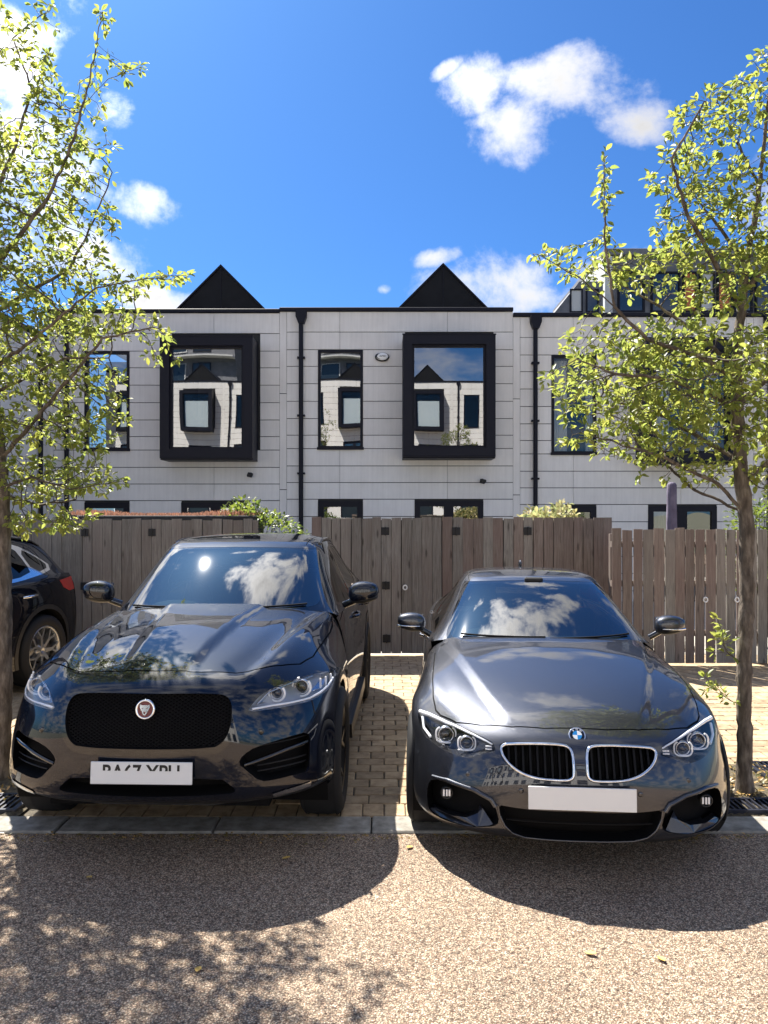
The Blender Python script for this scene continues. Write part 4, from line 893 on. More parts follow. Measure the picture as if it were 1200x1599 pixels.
    # headlights
    for sg, hl in zip((1, -1), m['headlight']):
        c1 = surf_pt(SN, (.665, .636), (3, 8), back=.04)[0]; c2 = surf_pt(SN, (.555, .628), (3, 8), back=.04)[0]
        lamp_unit(hl, c1, .054, sg, lens=.62, rz=.044, p=2.9, gap=(120, 420), tr=.0048); lamp_unit(hl, c2, .046, sg, lens=.62, rz=.038, p=2.9, gap=(120, 420), tr=.0048)
        q = follow(SN, [(.815, .694), (.76, .697), (.70, .694), (.61, .688), (.52, .675), (.45, .660), (.425, .652)], .012, (3, 8)); rr = np.linspace(.013, .004, len(q))
        MB().tube([(p[0]*sg, p[1], p[2]) for p in q], list(rr), 8).build('lamp_eyebrow', 'lamp_white', hl)
        q = follow(SN, [(.80, .675), (.79, .63), (.75, .605)], .018, (3, 8)); MB().tube([(p[0]*sg, p[1], p[2]) for p in q], .008, 6).build('side_reflector', 'lamp_white', hl)
        for z in (.640, .628):
            p = surf_pt(SN, (.445, z), (3, 8), back=.015)[0]; MB().box(-.016, .016, -.004, .004, -.003, .003).build('lamp_rib', 'lamp_white', hl, loc=(p[0]*sg, p[1], z))
    # fog lamps, intake blades and the brow over them
    for sg, it in zip((1, -1), m['fog_intake']):
        p = surf_pt(SN, (.66, .375), (6, 11), back=.03)[0]
        fo = MB().lathe([(.03, .030), (-.004, .033), (-.010, .029), (-.006, .026)], 24, 'Y').build('fog_lamp', 'black_plastic', it, loc=(p[0]*sg, p[1], p[2]))
        for dx in (-.016, .0, .014): MB().box(-.005, .005, -.004, .004, -.018, .018, bev=.002).build('fog_led', 'lamp_white', fo, loc=(dx, -.004, 0))
        E = np.array(densify([(.735, .430), (.654, .440), (.523, .428), (.437, .396), (.414, .363)], .012, False)); P = surf_pt(SN, E, (6, 11), out=.002)
        MB().tube([(q[0]*sg, q[1], q[2]+.006) for q in P], list(np.linspace(.010, .013, len(P))), 8).build('intake_brow', PM, it)
        pr = [(.755, .258), (.70, .246), (.61, .240), (.53, .238), (.47, .248), (.425, .266), (.455, .298), (.487, .332), (.50, .30), (.56, .275), (.65, .268), (.72, .275)]
        P = surf_pt(SN, np.array(densify(pr, .02)), (6, 11), back=.002); P[:, 1] += np.clip(P[:, 2]-.25, 0, 1)*1.1; Q = P.copy(); Q[:, 1] += .05; nn = len(P)
        cc = surf_pt(SN, (.52, .262), (6, 11), back=.0)[0]
        V = [(q[0]*sg, q[1], q[2]) for q in P]+[(q[0]*sg, q[1], q[2]) for q in Q]
        MB().add(V, [tuple(range(nn))]+[(i, (i+1) % nn, nn+(i+1) % nn, nn+i) for i in range(nn)]).build('intake_blade', PM, it)
    q = follow(SN, [(0, .202), (.14, .203), (.268, .211), (.333, .238), (.372, .279), (.397, .332), (.403, .378)], -.003, (6, 11))
    MB().tube([(-p[0], p[1], p[2]) for p in q[::-1]]+q[1:], .006, 6).build('lower_trim', 'lamp_dark', R)
    for z in (.30,):
        hw = .33 if z < .27 else .36; q = follow(SN, [(0, z), (hw*.5, z), (hw, z)], .03, (6, 11)); MB().tube([(-p[0], p[1], p[2]) for p in q[::-1]]+q[1:], .005, 4).build('grille_slat', 'grille_black', m['lower_grille'][0])
    # roundel: chrome rim, black ring with letters, blue and white quarters
    p = surf_pt(SN, (0, .715), (4, 7))[0]; bd = MB().lathe([(.010, .001), (-.002, .036), (-.005, .040), (.0, .043), (.012, .043)], 40, 'Y').build('badge', 'chrome', R, loc=(0, p[1]-.004, .715)); bd.rotation_euler = (D2R(-38), 0, 0)
    MB().lathe([(-.0030, .0005), (-.0030, .0365)], 36, 'Y').build('badge_ring', 'gloss_black', bd)
    for k, mt in enumerate(('white_enamel', 'badge_blue', 'white_enamel', 'badge_blue')):
        a = [(0, 0)]+[(.023*math.cos(D2R(90*k+t)), .023*math.sin(D2R(90*k+t))) for t in range(0, 91, 10)]; MB().prism(a, -.0055, -.003).build('badge_quarter', mt, bd)
    for ch, a in (('B', 128), ('M', 90), ('W', 52)):
        t = text_mesh('badge_letter', ch, .014, 'white_enamel', bd, (.0295*math.cos(D2R(a)), -.0045, .0295*math.sin(D2R(a))), (math.pi/2, D2R(-(a-90)), 0), extrude=.0005)
    number_plate(R, 0, SN(np.array([0.]), np.array([8.]))[0, 1]-.03, .447, -3)
    v, f = superell(0, 0, 0, .013, .005, .013, 2)
    for x in (-.29, .29, -.55, .55):
        z = .46 if abs(x) < .4 else .50; p = surf_pt(SN, (abs(x), z), (5, 10))[0]; MB().add(v, f, True).build('parking_sensor', PM, R, loc=(x, p[1]-.001, z))
    cc = [(.405+.026*math.cos(2*math.pi*k/24), .505+.026*math.sin(2*math.pi*k/24)) for k in range(24)]; q = surf_pt(SN, np.array(cc), (5, 10), out=.0003)
    MB().tube([(-p[0], p[1], p[2]) for p in q], .0014, 4, closed=True).build('tow_eye_cover', 'matt_black', R)
    v, f = superell(0, 0, 0, .018, .075, .05, 2, fn=lambda q: [q[0], q[1]+.3*(1-q[2]), max(q[2], -.3)]); MB().add(v, f, True).build('roof_antenna', PM, R, loc=(-.0, 3.3, 1.36))
    return R
# ---------------------------------------------------------------- ground, road, kerb, block paving
def gravel_mat():
    m, nt, b = new_mat('resin_gravel'); N, L = nt.nodes, nt.links
    tc = N.new('ShaderNodeTexCoord')
    wn = N.new('ShaderNodeTexNoise'); wn.inputs['Scale'].default_value = 60; wn.inputs['Detail'].default_value = 3; L.new(tc.outputs['Object'], wn.inputs[0])
    wv = N.new('ShaderNodeVectorMath'); wv.operation = 'MULTIPLY_ADD'; L.new(wn.outputs['Color'], wv.inputs[0]); wv.inputs[1].default_value = (.012,)*3; L.new(tc.outputs['Object'], wv.inputs[2])
    v = N.new('ShaderNodeTexVoronoi'); v.inputs['Scale'].default_value = 125; L.new(wv.outputs[0], v.inputs['Vector'])
    r = N.new('ShaderNodeValToRGB'); r.color_ramp.interpolation = 'CONSTANT'; E = r.color_ramp.elements
    E[0].position = 0; E[0].color = (.66,.46,.31,1); E[1].position = .30; E[1].color = (.80,.60,.42,1)
    for p, c in ((.55,(.50,.34,.24,1)),(.68,(.84,.67,.49,1)),(.91,(.24,.15,.105,1)),(.95,(.64,.49,.37,1))): e = E.new(p); e.color = c
    sp = N.new('ShaderNodeSeparateColor'); L.new(v.outputs['Color'], sp.inputs[0]); L.new(sp.outputs[0], r.inputs[0])
    gap = N.new('ShaderNodeMapRange'); gap.inputs[1].default_value = .25; gap.inputs[2].default_value = .58; gap.inputs[3].default_value = 1; gap.inputs[4].default_value = .30; L.new(v.outputs['Distance'], gap.inputs[0])
    n = N.new('ShaderNodeTexNoise'); n.inputs['Scale'].default_value = 1.3; n.inputs['Detail'].default_value = 8; n.inputs['Roughness'].default_value = .65; L.new(tc.outputs['Object'], n.inputs[0])
    mr = N.new('ShaderNodeMapRange'); mr.inputs[1].default_value = .3; mr.inputs[2].default_value = .7; mr.inputs[3].default_value = .78; mr.inputs[4].default_value = 1.08; L.new(n.outputs[0], mr.inputs[0])
    n3 = N.new('ShaderNodeTexNoise'); n3.inputs['Scale'].default_value = 38; n3.inputs['Detail'].default_value = 6; n3.inputs['Roughness'].default_value = .75; L.new(tc.outputs['Object'], n3.inputs[0])
    m3 = N.new('ShaderNodeMapRange'); m3.inputs[1].default_value = .36; m3.inputs[2].default_value = .56; m3.inputs[3].default_value = .55; m3.inputs[4].default_value = 1.2; L.new(n3.outputs[0], m3.inputs[0])
    mu = N.new('ShaderNodeMath'); mu.operation = 'MULTIPLY'; L.new(gap.outputs[0], mu.inputs[0]); L.new(mr.outputs[0], mu.inputs[1])
    n4 = N.new('ShaderNodeTexNoise'); n4.inputs['Scale'].default_value = .9; n4.inputs['Detail'].default_value = 9; n4.inputs['Roughness'].default_value = .72; mp4 = N.new('ShaderNodeMapping'); mp4.inputs['Scale'].default_value = (.6, 1.7, 1); L.new(tc.outputs['Object'], mp4.inputs[0]); L.new(mp4.outputs[0], n4.inputs[0])
    m4 = N.new('ShaderNodeMapRange'); m4.inputs[1].default_value = .56; m4.inputs[2].default_value = .68; m4.inputs[3].default_value = 1; m4.inputs[4].default_value = .80; L.new(n4.outputs[0], m4.inputs[0])
    mu9 = N.new('ShaderNodeMath'); mu9.operation = 'MULTIPLY'; L.new(mu.outputs[0], mu9.inputs[0]); L.new(m4.outputs[0], mu9.inputs[1]); mu = mu9
    mu2 = N.new('ShaderNodeMath'); mu2.operation = 'MULTIPLY'; L.new(mu.outputs[0], mu2.inputs[0]); L.new(m3.outputs[0], mu2.inputs[1])
    sc = N.new('ShaderNodeVectorMath'); sc.operation = 'SCALE'; L.new(r.outputs[0], sc.inputs[0]); L.new(mu2.outputs[0], sc.inputs['Scale']); L.new(sc.outputs[0], b.inputs['Base Color'])
    b.inputs['Roughness'].default_value = .7; b.inputs['Specular IOR Level'].default_value = .3
    ht = N.new('ShaderNodeMath'); ht.operation = 'ADD'; L.new(gap.outputs[0], ht.inputs[0]); L.new(m3.outputs[0], ht.inputs[1])
    bm = N.new('ShaderNodeBump'); bm.inputs['Strength'].default_value = .9; bm.inputs['Distance'].default_value = .005; L.new(ht.outputs[0], bm.inputs['Height']); L.new(bm.outputs[0], b.inputs['Normal'])
gravel_mat()
noisy('block_paver', (.22,.15,.085), (.46,.35,.22), 11, .85, .6, 60, per_object=.22, c3=(.38,.275,.165), bdist=.004, lo=.28, hi=.72)
noisy('bedding_sand', (.05,.042,.03), (.12,.10,.07), 30, .95, .6)
noisy('kerb_concrete', (.17,.155,.13), (.38,.355,.31), 14, .9, .5, 90, bdist=.003, lo=.3, hi=.7)
noisy('soil', (.045,.035,.024), (.15,.12,.07), 22, .95, .9, 60, bdist=.02)
noisy('garden_slab', (.38,.35,.30), (.52,.49,.43), 3, .9, .2)
noisy('far_ground', (.10,.11,.07), (.2,.19,.14), 1, .95, .2)
def plane(name, x0, x1, y0, y1, z, mat, parent=None, kind='structure', nx=1, ny=1):
    V = [(x0+(x1-x0)*i/nx, y0+(y1-y0)*j/ny, z) for j in range(ny+1) for i in range(nx+1)]
    return obj(name, V, [(j*(nx+1)+i, j*(nx+1)+i+1, (j+1)*(nx+1)+i+1, (j+1)*(nx+1)+i) for j in range(ny) for i in range(nx)], mat, parent, kind=kind)
plane('ground', -400, 400, -400, 400, -.06, 'far_ground')
plane('road', -14, 14, -13, 4.42, 0, 'resin_gravel')
plane('garden_ground', -14, 14, 9.95, 16.6, -.01, 'garden_slab')
opp = plane('pavement', -30, 30, -18.2, -13, -.004, 'kerb_concrete')
base = plane('parking_bay', -14, 14, 4.66, 9.96, -.012, 'bedding_sand')
# kerb stones, flush with the road, slightly proud
kb = bpy.data.objects.new('kerb', None); COL.objects.link(kb); kb['kind'] = 'structure'
x = -9.2; k = 0
while x < 9:
    w = .913; o = MB().box(0, w-.008, 4.43, 4.655, -.05, .010+.002*math.sin(k*2.1), bev=.008).build('kerb_stone', 'kerb_concrete', kb); o.location.x = x; x += w; k += 1
# block pavers: those that show as objects, the rest joined
def pavers():
    rr = random.Random(3); variants = []
    dims = [(.134, .20), (.20, .15)]
    for w, d in dims:
        for v in range(4):
            b = MB(); j = [rr.uniform(-.0025, .0025) for _ in range(4)]
            b.box(-w/2+.004, w/2-.004, -d/2+.004, d/2-.004, -.03, .0, bev=.006)
            b.v = [(px+j[0]*(px > 0)+rr.uniform(-.001, .001), py+j[1]*(py > 0)+rr.uniform(-.001, .001), pz+(px*j[2]*4+py*j[3]*4)) for px, py, pz in b.v]
            me = mesh(b.v, b.f); me.materials.append(MATS['block_paver']); variants.append(me)
    pits = [(2.02, 2.75, 4.66, 5.62), (-3.05, -2.22, 4.66, 5.75)]
    cells = []; y = 4.68; row = 0
    while y < 9.85:
        w, d = dims[0] if row == 0 else dims[1]; x = -6.5+(0 if row % 2 else w/2)
        while x < 7.2:
            cx, cy = x+w/2, y+d/2
            if not any(a-.08 < cx < b+.08 and c < cy < e for a, b, c, e in pits):
                px = 600+1201*cx/cy
                vis = (525 < px < 680 or (px > 1040+ (6.2-cy)*60 and cy > 4.6)) and px < 1210 and px > -10
                vis = vis or (px < 40 and cy < 6)
                cells.append((vis, cy, cx, row))
            x += w
        y += d; row += 1
    vis = sorted([c for c in cells if c[0]], key=lambda c: c[1])
    sel = vis[:300]; rest = vis[300:]+[c for c in cells if not c[0]]
    for _, cy, cx, row in sel:
        me = variants[(0 if row == 0 else 4)+rr.randrange(4)]
        o = bpy.data.objects.new('brick', me); COL.objects.link(o); o.parent = base; o.location = (cx, cy, rr.uniform(-.003, .002)+.0015); o.rotation_euler.z = rr.uniform(-.008, .008)
    b = MB()
    for _, cy, cx, row in rest:
        w, d = dims[0] if row == 0 else dims[1]; z = rr.uniform(-.003, .001)
        b.add([(cx-w/2+.005, cy-d/2+.005, z), (cx+w/2-.005, cy-d/2+.005, z), (cx+w/2-.005, cy+d/2-.005, z), (cx-w/2+.005, cy+d/2-.005, z), (cx-w/2+.002, cy-d/2+.002, z-.01), (cx+w/2-.002, cy-d/2+.002, z-.01), (cx+w/2-.002, cy+d/2-.002, z-.01), (cx-w/2+.002, cy+d/2-.002, z-.01)], [(0,1,2,3),(4,5,1,0),(5,6,2,1),(6,7,3,2),(7,4,0,3)])
    b.build('paving_bricks', 'block_paver', base, kind='stuff')
    for a, b_, c, e in pits:
        nx, ny = 30, 30; V = []
        for j in range(ny+1):
            for i in range(nx+1): V.append((a+(b_-a)*i/nx, c+(e-c)*j/ny, .004+.018*rr.random()*(0 < i < nx and 0 < j < ny)))
        obj('tree_pit_soil', V, [(j*(nx+1)+i, j*(nx+1)+i+1, (j+1)*(nx+1)+i+1, (j+1)*(nx+1)+i) for j in range(ny) for i in range(nx)], 'soil', None, True, kind='structure')
    return pits
PITS = pavers()
simple('grate_iron', (.02, .022, .035), .5, .4)
def grate(x0, x1, y0, y1, label):
    t = thing('drain_grate', label, 'drain grate', (x0, y0, 0), 0, 'iron grates beside the trees'); w, d = x1-x0, y1-y0
    MB().box(0, w, 0, .02, .0, .032).box(0, w, d-.02, d, .0, .032).box(0, .02, .02, d-.02, .0, .032).box(w-.02, w, .02, d-.02, .0, .032).build('rim', 'grate_iron', t)
    MB().box(.02, w-.02, .02, d-.02, .0, .006).build('pan', 'matt_black', t)
    n = int((w-.04)/.034); b = None
    for k in range(n):
        x = .03+k*(w-.06)/max(1, n-1); b = MB().box(x-.006, x+.006, .02, d-.02, .006, .029).build('bar', 'grate_iron', t)
grate(2.02, 2.95, 4.69, 4.90, 'dark iron grate by the kerb in front of the right tree')
grate(2.62, 3.35, 5.28, 5.62, 'iron grate on the soil to the right of the right tree trunk')
grate(-3.0, -2.25, 4.70, 4.98, 'dark iron grate by the left tree trunk and the black SUV')
# ---------------------------------------------------------------- terraced houses
def facade_mat(name, c1, c2):
    m = noisy(name, c1, c2, 1.7, .85, .12, 60, per_object=.03, bdist=.002, lo=.25, hi=.75)
    nt = m.node_tree; N, L = nt.nodes, nt.links; b = N['Principled BSDF']
    src = b.inputs['Base Color'].links[0].from_socket
    tc = N.new('ShaderNodeTexCoord'); mp = N.new('ShaderNodeMapping'); mp.inputs['Scale'].default_value = (9, 1, .5); L.new(tc.outputs['Object'], mp.inputs[0])
    n = N.new('ShaderNodeTexNoise'); n.inputs['Scale'].default_value = 1.2; n.inputs['Detail'].default_value = 7; n.inputs['Roughness'].default_value = .7; L.new(mp.outputs[0], n.inputs[0])
    mr = N.new('ShaderNodeMapRange'); mr.inputs[1].default_value = .35; mr.inputs[2].default_value = .7; mr.inputs[3].default_value = 1.04; mr.inputs[4].default_value = .91; L.new(n.outputs[0], mr.inputs[0])
    sv = N.new('ShaderNodeVectorMath'); sv.operation = 'SCALE'; L.new(src, sv.inputs[0]); L.new(mr.outputs[0], sv.inputs['Scale']); L.new(sv.outputs[0], b.inputs['Base Color'])
facade_mat('cement_panel', (.71,.69,.66), (.81,.79,.76))
simple('joint_grey', (.03,.03,.03), .9); simple('navy_frame', (.005,.0055,.013), .5, spec=.25); noisy('zinc_dark', (.004,.0045,.006), (.009,.0095,.012), 3, .55, .1, spec=.2)
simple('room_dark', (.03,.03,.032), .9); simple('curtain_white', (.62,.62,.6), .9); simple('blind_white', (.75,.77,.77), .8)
glassy('window_glass', (.75,.82,.84), 3.3, .8); glassy('window_glass_clear', (.85,.9,.92), 1.75, .9)
S16 = 16/1201.0; ORX = 437
def zz(py): return 1.85+(800-py)*S16
ROWS = [487,519,546.5,572.5,599.6,627,654,680,701,728,754,780,807,834,861,888,915,938]
PITCH = 364.5*S16
def frame_box(b, x0, x1, z0, z1, y0, y1, w):
    b.box(x0, x0+w, y0, y1, z0, z1).box(x1-w, x1, y0, y1, z0, z1).box(x0+w, x1-w, y0, y1, z0, z0+w).box(x0+w, x1-w, y0, y1, z1-w, z1)
def wobble_pane(parent, x0, x1, z0, z1, y, seed, amp=.0035, mat='window_glass'):
    """pane with the slight bow of real double glazing"""
    rr = random.Random(seed); nx, nz = 14, 14; V = []
    tx, tz, bx = rr.uniform(-1, 1)*amp, rr.uniform(-1, 1)*amp, rr.uniform(.4, 1)*amp*.35
    for j in range(nz+1):
        for i in range(nx+1):
            u, v = i/nx*2-1, j/nz*2-1
            V.append((x0+(x1-x0)*i/nx, y+tx*u*(x1-x0)*.4+tz*v*(z1-z0)*.4+bx*(1-u*u)*(1-v*v), z0+(z1-z0)*j/nz))
    return obj('pane', V, [(j*(nx+1)+i, j*(nx+1)+i+1, (j+1)*(nx+1)+i+1, (j+1)*(nx+1)+i) for j in range(nz) for i in range(nx)], mat, parent, True)
def house(label, ox, oy, dz, group, mirror=False, detail=True, curtains=False, gable=True, roof_step=0, seed=0, ground=True):
    """origin at the left strip, facade at local y = 0, going back to +y"""
    t = thing('terraced_house', label, 'house', (ox, oy, dz), 0, group)
    if mirror: t.scale = (1, -1, 1)
    X = lambda p: p*S16; W = PITCH
    op = [(60, 130, 547, 701), (60, 130, 783, 938), (211, 318, 783, 938), (200, 329, 530, 706)]   # px offsets
    # wall behind the panels, with real openings
    xs = sorted({0, 364.5}|{a for o in op for a in o[:2]}); zs = sorted({487-2, 938}|{a for o in op for a in o[2:]})
    b = MB()
    for i in range(len(xs)-1):
        for j in range(len(zs)-1):
            cx, cz = (xs[i]+xs[i+1])/2, (zs[j]+zs[j+1])/2
            if any(o[0] < cx < o[1] and o[2] < cz < o[3] for o in op): continue
            b.box(X(xs[i]), X(xs[i+1]), .03, .28, zz(zs[j+1]), zz(zs[j]))
    b.build('wall', 'joint_grey', t)
    MB().box(0, W, 6.0, 6.2, 0 if dz >= 0 else 0, zz(487)).box(0, W, .28, 6.0, zz(489), zz(487)).build('roof_deck', 'zinc_dark', t)
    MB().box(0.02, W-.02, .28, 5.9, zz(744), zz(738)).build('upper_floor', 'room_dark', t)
    g = .0035; pj = MB()
    def panel(a0, a1, p0, p1):
        q = (X(a0)+g, X(a1)-g, 0, .028, zz(p1)+.0075, zz(p0)-.0075)
        if detail:
            cx, cz = (q[0]+q[1])/2, (q[4]+q[5])/2
            MB().box(q[0]-cx, q[1]-cx, 0, .028, q[4]-cz, q[5]-cz).build('panel', 'cement_panel', t, loc=(cx, 0, cz))
        else: pj.box(*q)
    for a, c in ((487, 615), (615, 765), (765, 938)): panel(0, 11, a, c)
    for r in range(len(ROWS)-1):
        p0, p1 = ROWS[r], ROWS[r+1]; mid = (p0+p1)/2
        if r == 0: seg = [(11, 94), (94, 262), (262, 364.5)]
        elif r == 1: seg = [(11, 94), (94, 196), (334, 364.5)]
        elif mid < 701: seg = [(11, 60), (130, 196), (334, 364.5)]
        elif r in (8,): seg = [(11, 94), (94, 262), (262, 364.5)]
        elif mid < 783: seg = [(11, 94), (94, 262), (262, 364.5)]
        else: seg = [(11, 60), (130, 211), (318, 364.5)]
        for s_ in seg: panel(s_[0], s_[1], p0, p1 if r != 7 else 701)
    if not detail: pj.build('panelled_wall', 'cement_panel', t, kind='stuff')
    # coping and gable roof
    MB().box(-.0, W, -.05, .32, zz(487), zz(481), bev=.01).build('coping', 'navy_frame', t)
    if gable:
        cx = X(260); hw = 1.75; zt = 7.26-dz*0; zb = zt-hw
        MB().prism([(cx-hw, zb), (cx, zt), (cx+hw, zb)], .82, 5.6).build('gable_roof', 'zinc_dark', t)
        b = MB()
        for s_ in (1, -1):
            M = [(cx, zt+.03), (cx+s_*(hw+.0), zb+.03), (cx+s_*hw, zb-.02), (cx, zt-.02)]
            b.prism(M if s_ > 0 else M[::-1], .78, .82)
        b.build('gable_trim', 'navy_frame', t)
        MB().box(cx-.008, cx+.008, .806, .822, zb+.8, zt-.05).build('gable_seam', 'navy_frame', t)
    # downpipe
    dp = MB().tube([(X(34), -.07, zz(505)), (X(34), -.07, zz(938))], .047, 12).build('downpipe', 'navy_frame', t)
    MB().box(X(26), X(43), -.15, 0, zz(497), zz(487)).prism([(X(26), zz(497)), (X(43), zz(497)), (X(39), zz(507)), (X(30), zz(507))], -.15, -.0).build('hopper_head', 'navy_frame', dp)
    for p in (560, 650, 740): MB().box(X(28), X(40), -.1, 0, zz(p)-.02, zz(p)+.02).build('pipe_bracket', 'navy_frame', dp)
    # rooms
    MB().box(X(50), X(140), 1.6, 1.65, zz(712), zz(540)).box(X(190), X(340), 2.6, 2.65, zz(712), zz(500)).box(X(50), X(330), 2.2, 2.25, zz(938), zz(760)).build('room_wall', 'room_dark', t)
    gm = 'window_glass_clear' if (mirror or curtains) else 'window_glass'
    # narrow upper window
    w = MB(); frame_box(w, X(60), X(130), zz(701), zz(547), -.015, .07, .055); w.box(X(60)-.02, X(130)+.02, -.035, -.015, zz(703), zz(701)+.03)
    w = w.build('window', 'navy_frame', t); wobble_pane(w, X(60)+.05, X(130)-.05, zz(701)+.05, zz(547)-.05, .03, seed+1, mat=gm)
    # ground window and glazed door
    w = MB(); frame_box(w, X(60), X(130), zz(938), zz(783), -.015, .07, .12); w = w.build('window', 'navy_frame', t); wobble_pane(w, X(60)+.11, X(130)-.11, zz(938)+.11, zz(783)-.11, .03, seed+2)
    w = MB(); frame_box(w, X(211), X(318), zz(938), zz(783), -.015, .07, .11); w.box(X(264)-.1, X(264)+.1, -.015, .06, zz(938)+.11, zz(783)-.11); w = w.build('glazed_door', 'navy_frame', t)
    wobble_pane(w, X(211)+.1, X(264)-.09, zz(938)+.11, zz(783)-.11, .03, seed+3); wobble_pane(w, X(264)+.09, X(318)-.1, zz(938)+.11, zz(783)-.11, .03, seed+4)
    # projecting box window
    cx = 3.475; hw = .925; z0, z1 = 2.955, 5.39; yf = -.65
    b = MB(); frame_box(b, cx-hw, cx+hw, z0, z1, yf, .03, .185); frame_box(b, cx-hw+.185, cx+hw-.185, z0+.185, z1-.185, yf+.07, yf+.17, .045)
    bw = b.build('box_window', 'navy_frame', t)
    MB().box(cx-hw-.012, cx+hw+.012, yf-.012, yf+.03, z1, z1+.02).build('flashing', 'navy_frame', bw); MB().box(cx-hw-.0, cx+hw+.0, yf+.05, .03, z0-.03, z0).build('soffit', 'navy_frame', bw)
    wobble_pane(bw, cx-hw+.225, cx+hw-.225, z0+.225, z1-.225, yf+.12, seed+5, mat=gm)
    if curtains or mirror:
        def drape(x0, x1, y, z0_, z1_, n):
            V = []; F = []
            for i in range(n+1):
                u = i/n; V += [(x0+(x1-x0)*u, y+.035*math.sin(u*n*1.25), z0_), (x0+(x1-x0)*u, y+.03*math.sin(u*n*1.25+.3), z1_)]
                if i: F.append((2*i-2, 2*i, 2*i+1, 2*i-1))
            obj('curtain', V, F, 'curtain_white', t, True)
        if curtains:
            drape(X(62), X(88), .25, zz(700), zz(552), 34); drape(X(118), X(130), .25, zz(700), zz(552), 16)
            drape(X(212), X(240), -.1, zz(700), zz(545), 30); drape(X(300), X(322), -.1, zz(700), zz(545), 26); drape(X(214), X(258), .3, zz(938), zz(790), 40)
        if mirror: MB().box(cx-.66, cx+.66, yf+.2, yf+.22, z0+.25, z1-.62).build('roller_blind', 'blind_white', t)
    return t
hx = lambda k: (ORX-600)*S16+k*PITCH
house('pale panelled terraced house behind the grey coupe, with alarm box and box window', hx(0), 16, 0, 'terraced houses behind the fence', seed=3)
hA = house('pale panelled terraced house behind the black SUV, left of the central one', hx(-1), 16, -.03, 'terraced houses behind the fence', seed=20)
hC = house('pale panelled terraced house behind the right tree, with white curtains', hx(1), 16, -.11, 'terraced houses behind the fence', curtains=True, gable=False, seed=40)
house('pale panelled terraced house at the far right edge behind the tree', hx(2), 16, -.11, 'terraced houses behind the fence', gable=False, seed=60)
# parapet step beside the central house
# left wing standing forward of the terrace
def wing():
    t = thing('house_wing', 'pale side wing with a downpipe standing forward at the left edge', 'house', (-7.02, 12, 0))
    MB().box(-5, -.03, .03, 5.5, 0, 5.42).build('wall', 'joint_grey', t)
    for j in range(15):
        z0 = j*.36+.005; b = MB()
        for y0, y1 in ((.0, 1.3), (1.3, 4.0)):
            MB().box(-.028, 0, y0+.005, y1-.005, 0, .351).build('panel', 'cement_panel', t, loc=(0, 0, z0))
        MB().box(-5, -.028, 0, .028, 0, .351).build('panel', 'cement_panel', t, loc=(0, 0, z0))
    MB().box(-5.1, .04, -.04, 5.4, 5.42, 5.50).build('coping', 'navy_frame', t)
    MB().tube([(.06, 3.6, 4.6), (.06, 3.6, 0)], .045, 10).tube([(.0, 3.6, 5.2), (.06, 3.6, 5.0), (.06, 3.6, 4.6)], .045, 10).build('downpipe', 'navy_frame', t)
wing()
# alarm box and two floodlights on the facade
def alarm():
    c = (597-600)*S16; z = zz(558.5); t = thing('alarm_box', 'white oval alarm box with dark lettering on the central house facade', 'alarm box', (c, 15.985, z))
    v, f = superell(0, -.02, 0, .150, .045, .095, 2.1, 32, 14); MB().add(v, f, True).build('back_shell', 'black_plastic', t)
    v, f = superell(0, -.055, .006, .128, .03, .078, 2.1, 32, 14); MB().add(v, f, True).build('cover', 'white_enamel', t)
    pts = [(.105*math.cos(a)-.012, -.082, .004+.060*math.sin(a)) for a in np.linspace(D2R(105), D2R(255), 14)]
    MB().tube(pts, [.002+.008*math.sin(math.pi*i/13) for i in range(14)], 6).build('swoosh', 'plate_ink', t)
    text_mesh('lettering', 'AVTEC', .042, 'plate_ink', t, (.014, -.0875, .004), bold=True, extrude=.002); return t
alarm()
def floodlight(px, py, label):
    t = thing('security_light', label, 'security light', ((px-600)*S16, 15.985, zz(py)), 0, 'small black security lights on the facades')
    MB().box(-.035, .035, -.02, 0, -.035, .035, bev=.008).build('base', 'black_plastic', t)
    MB().tube([(0, -.01, 0), (.0, -.06, -.01)], .014, 8).build('arm', 'black_plastic', t)
    M = Matrix.Translation((.015, -.10, -.02)) @ Matrix.Rotation(D2R(-35), 4, 'X') @ Matrix.Rotation(D2R(25), 4, 'Z')
    MB().box(-.055, .055, -.05, .05, -.032, .032, M, .012).build('lamp_head', 'black_plastic', t)
floodlight(391, 741, 'small black security light on the facade of the left house'); floodlight(752.5, 751, 'small black security light under the box window of the central house')
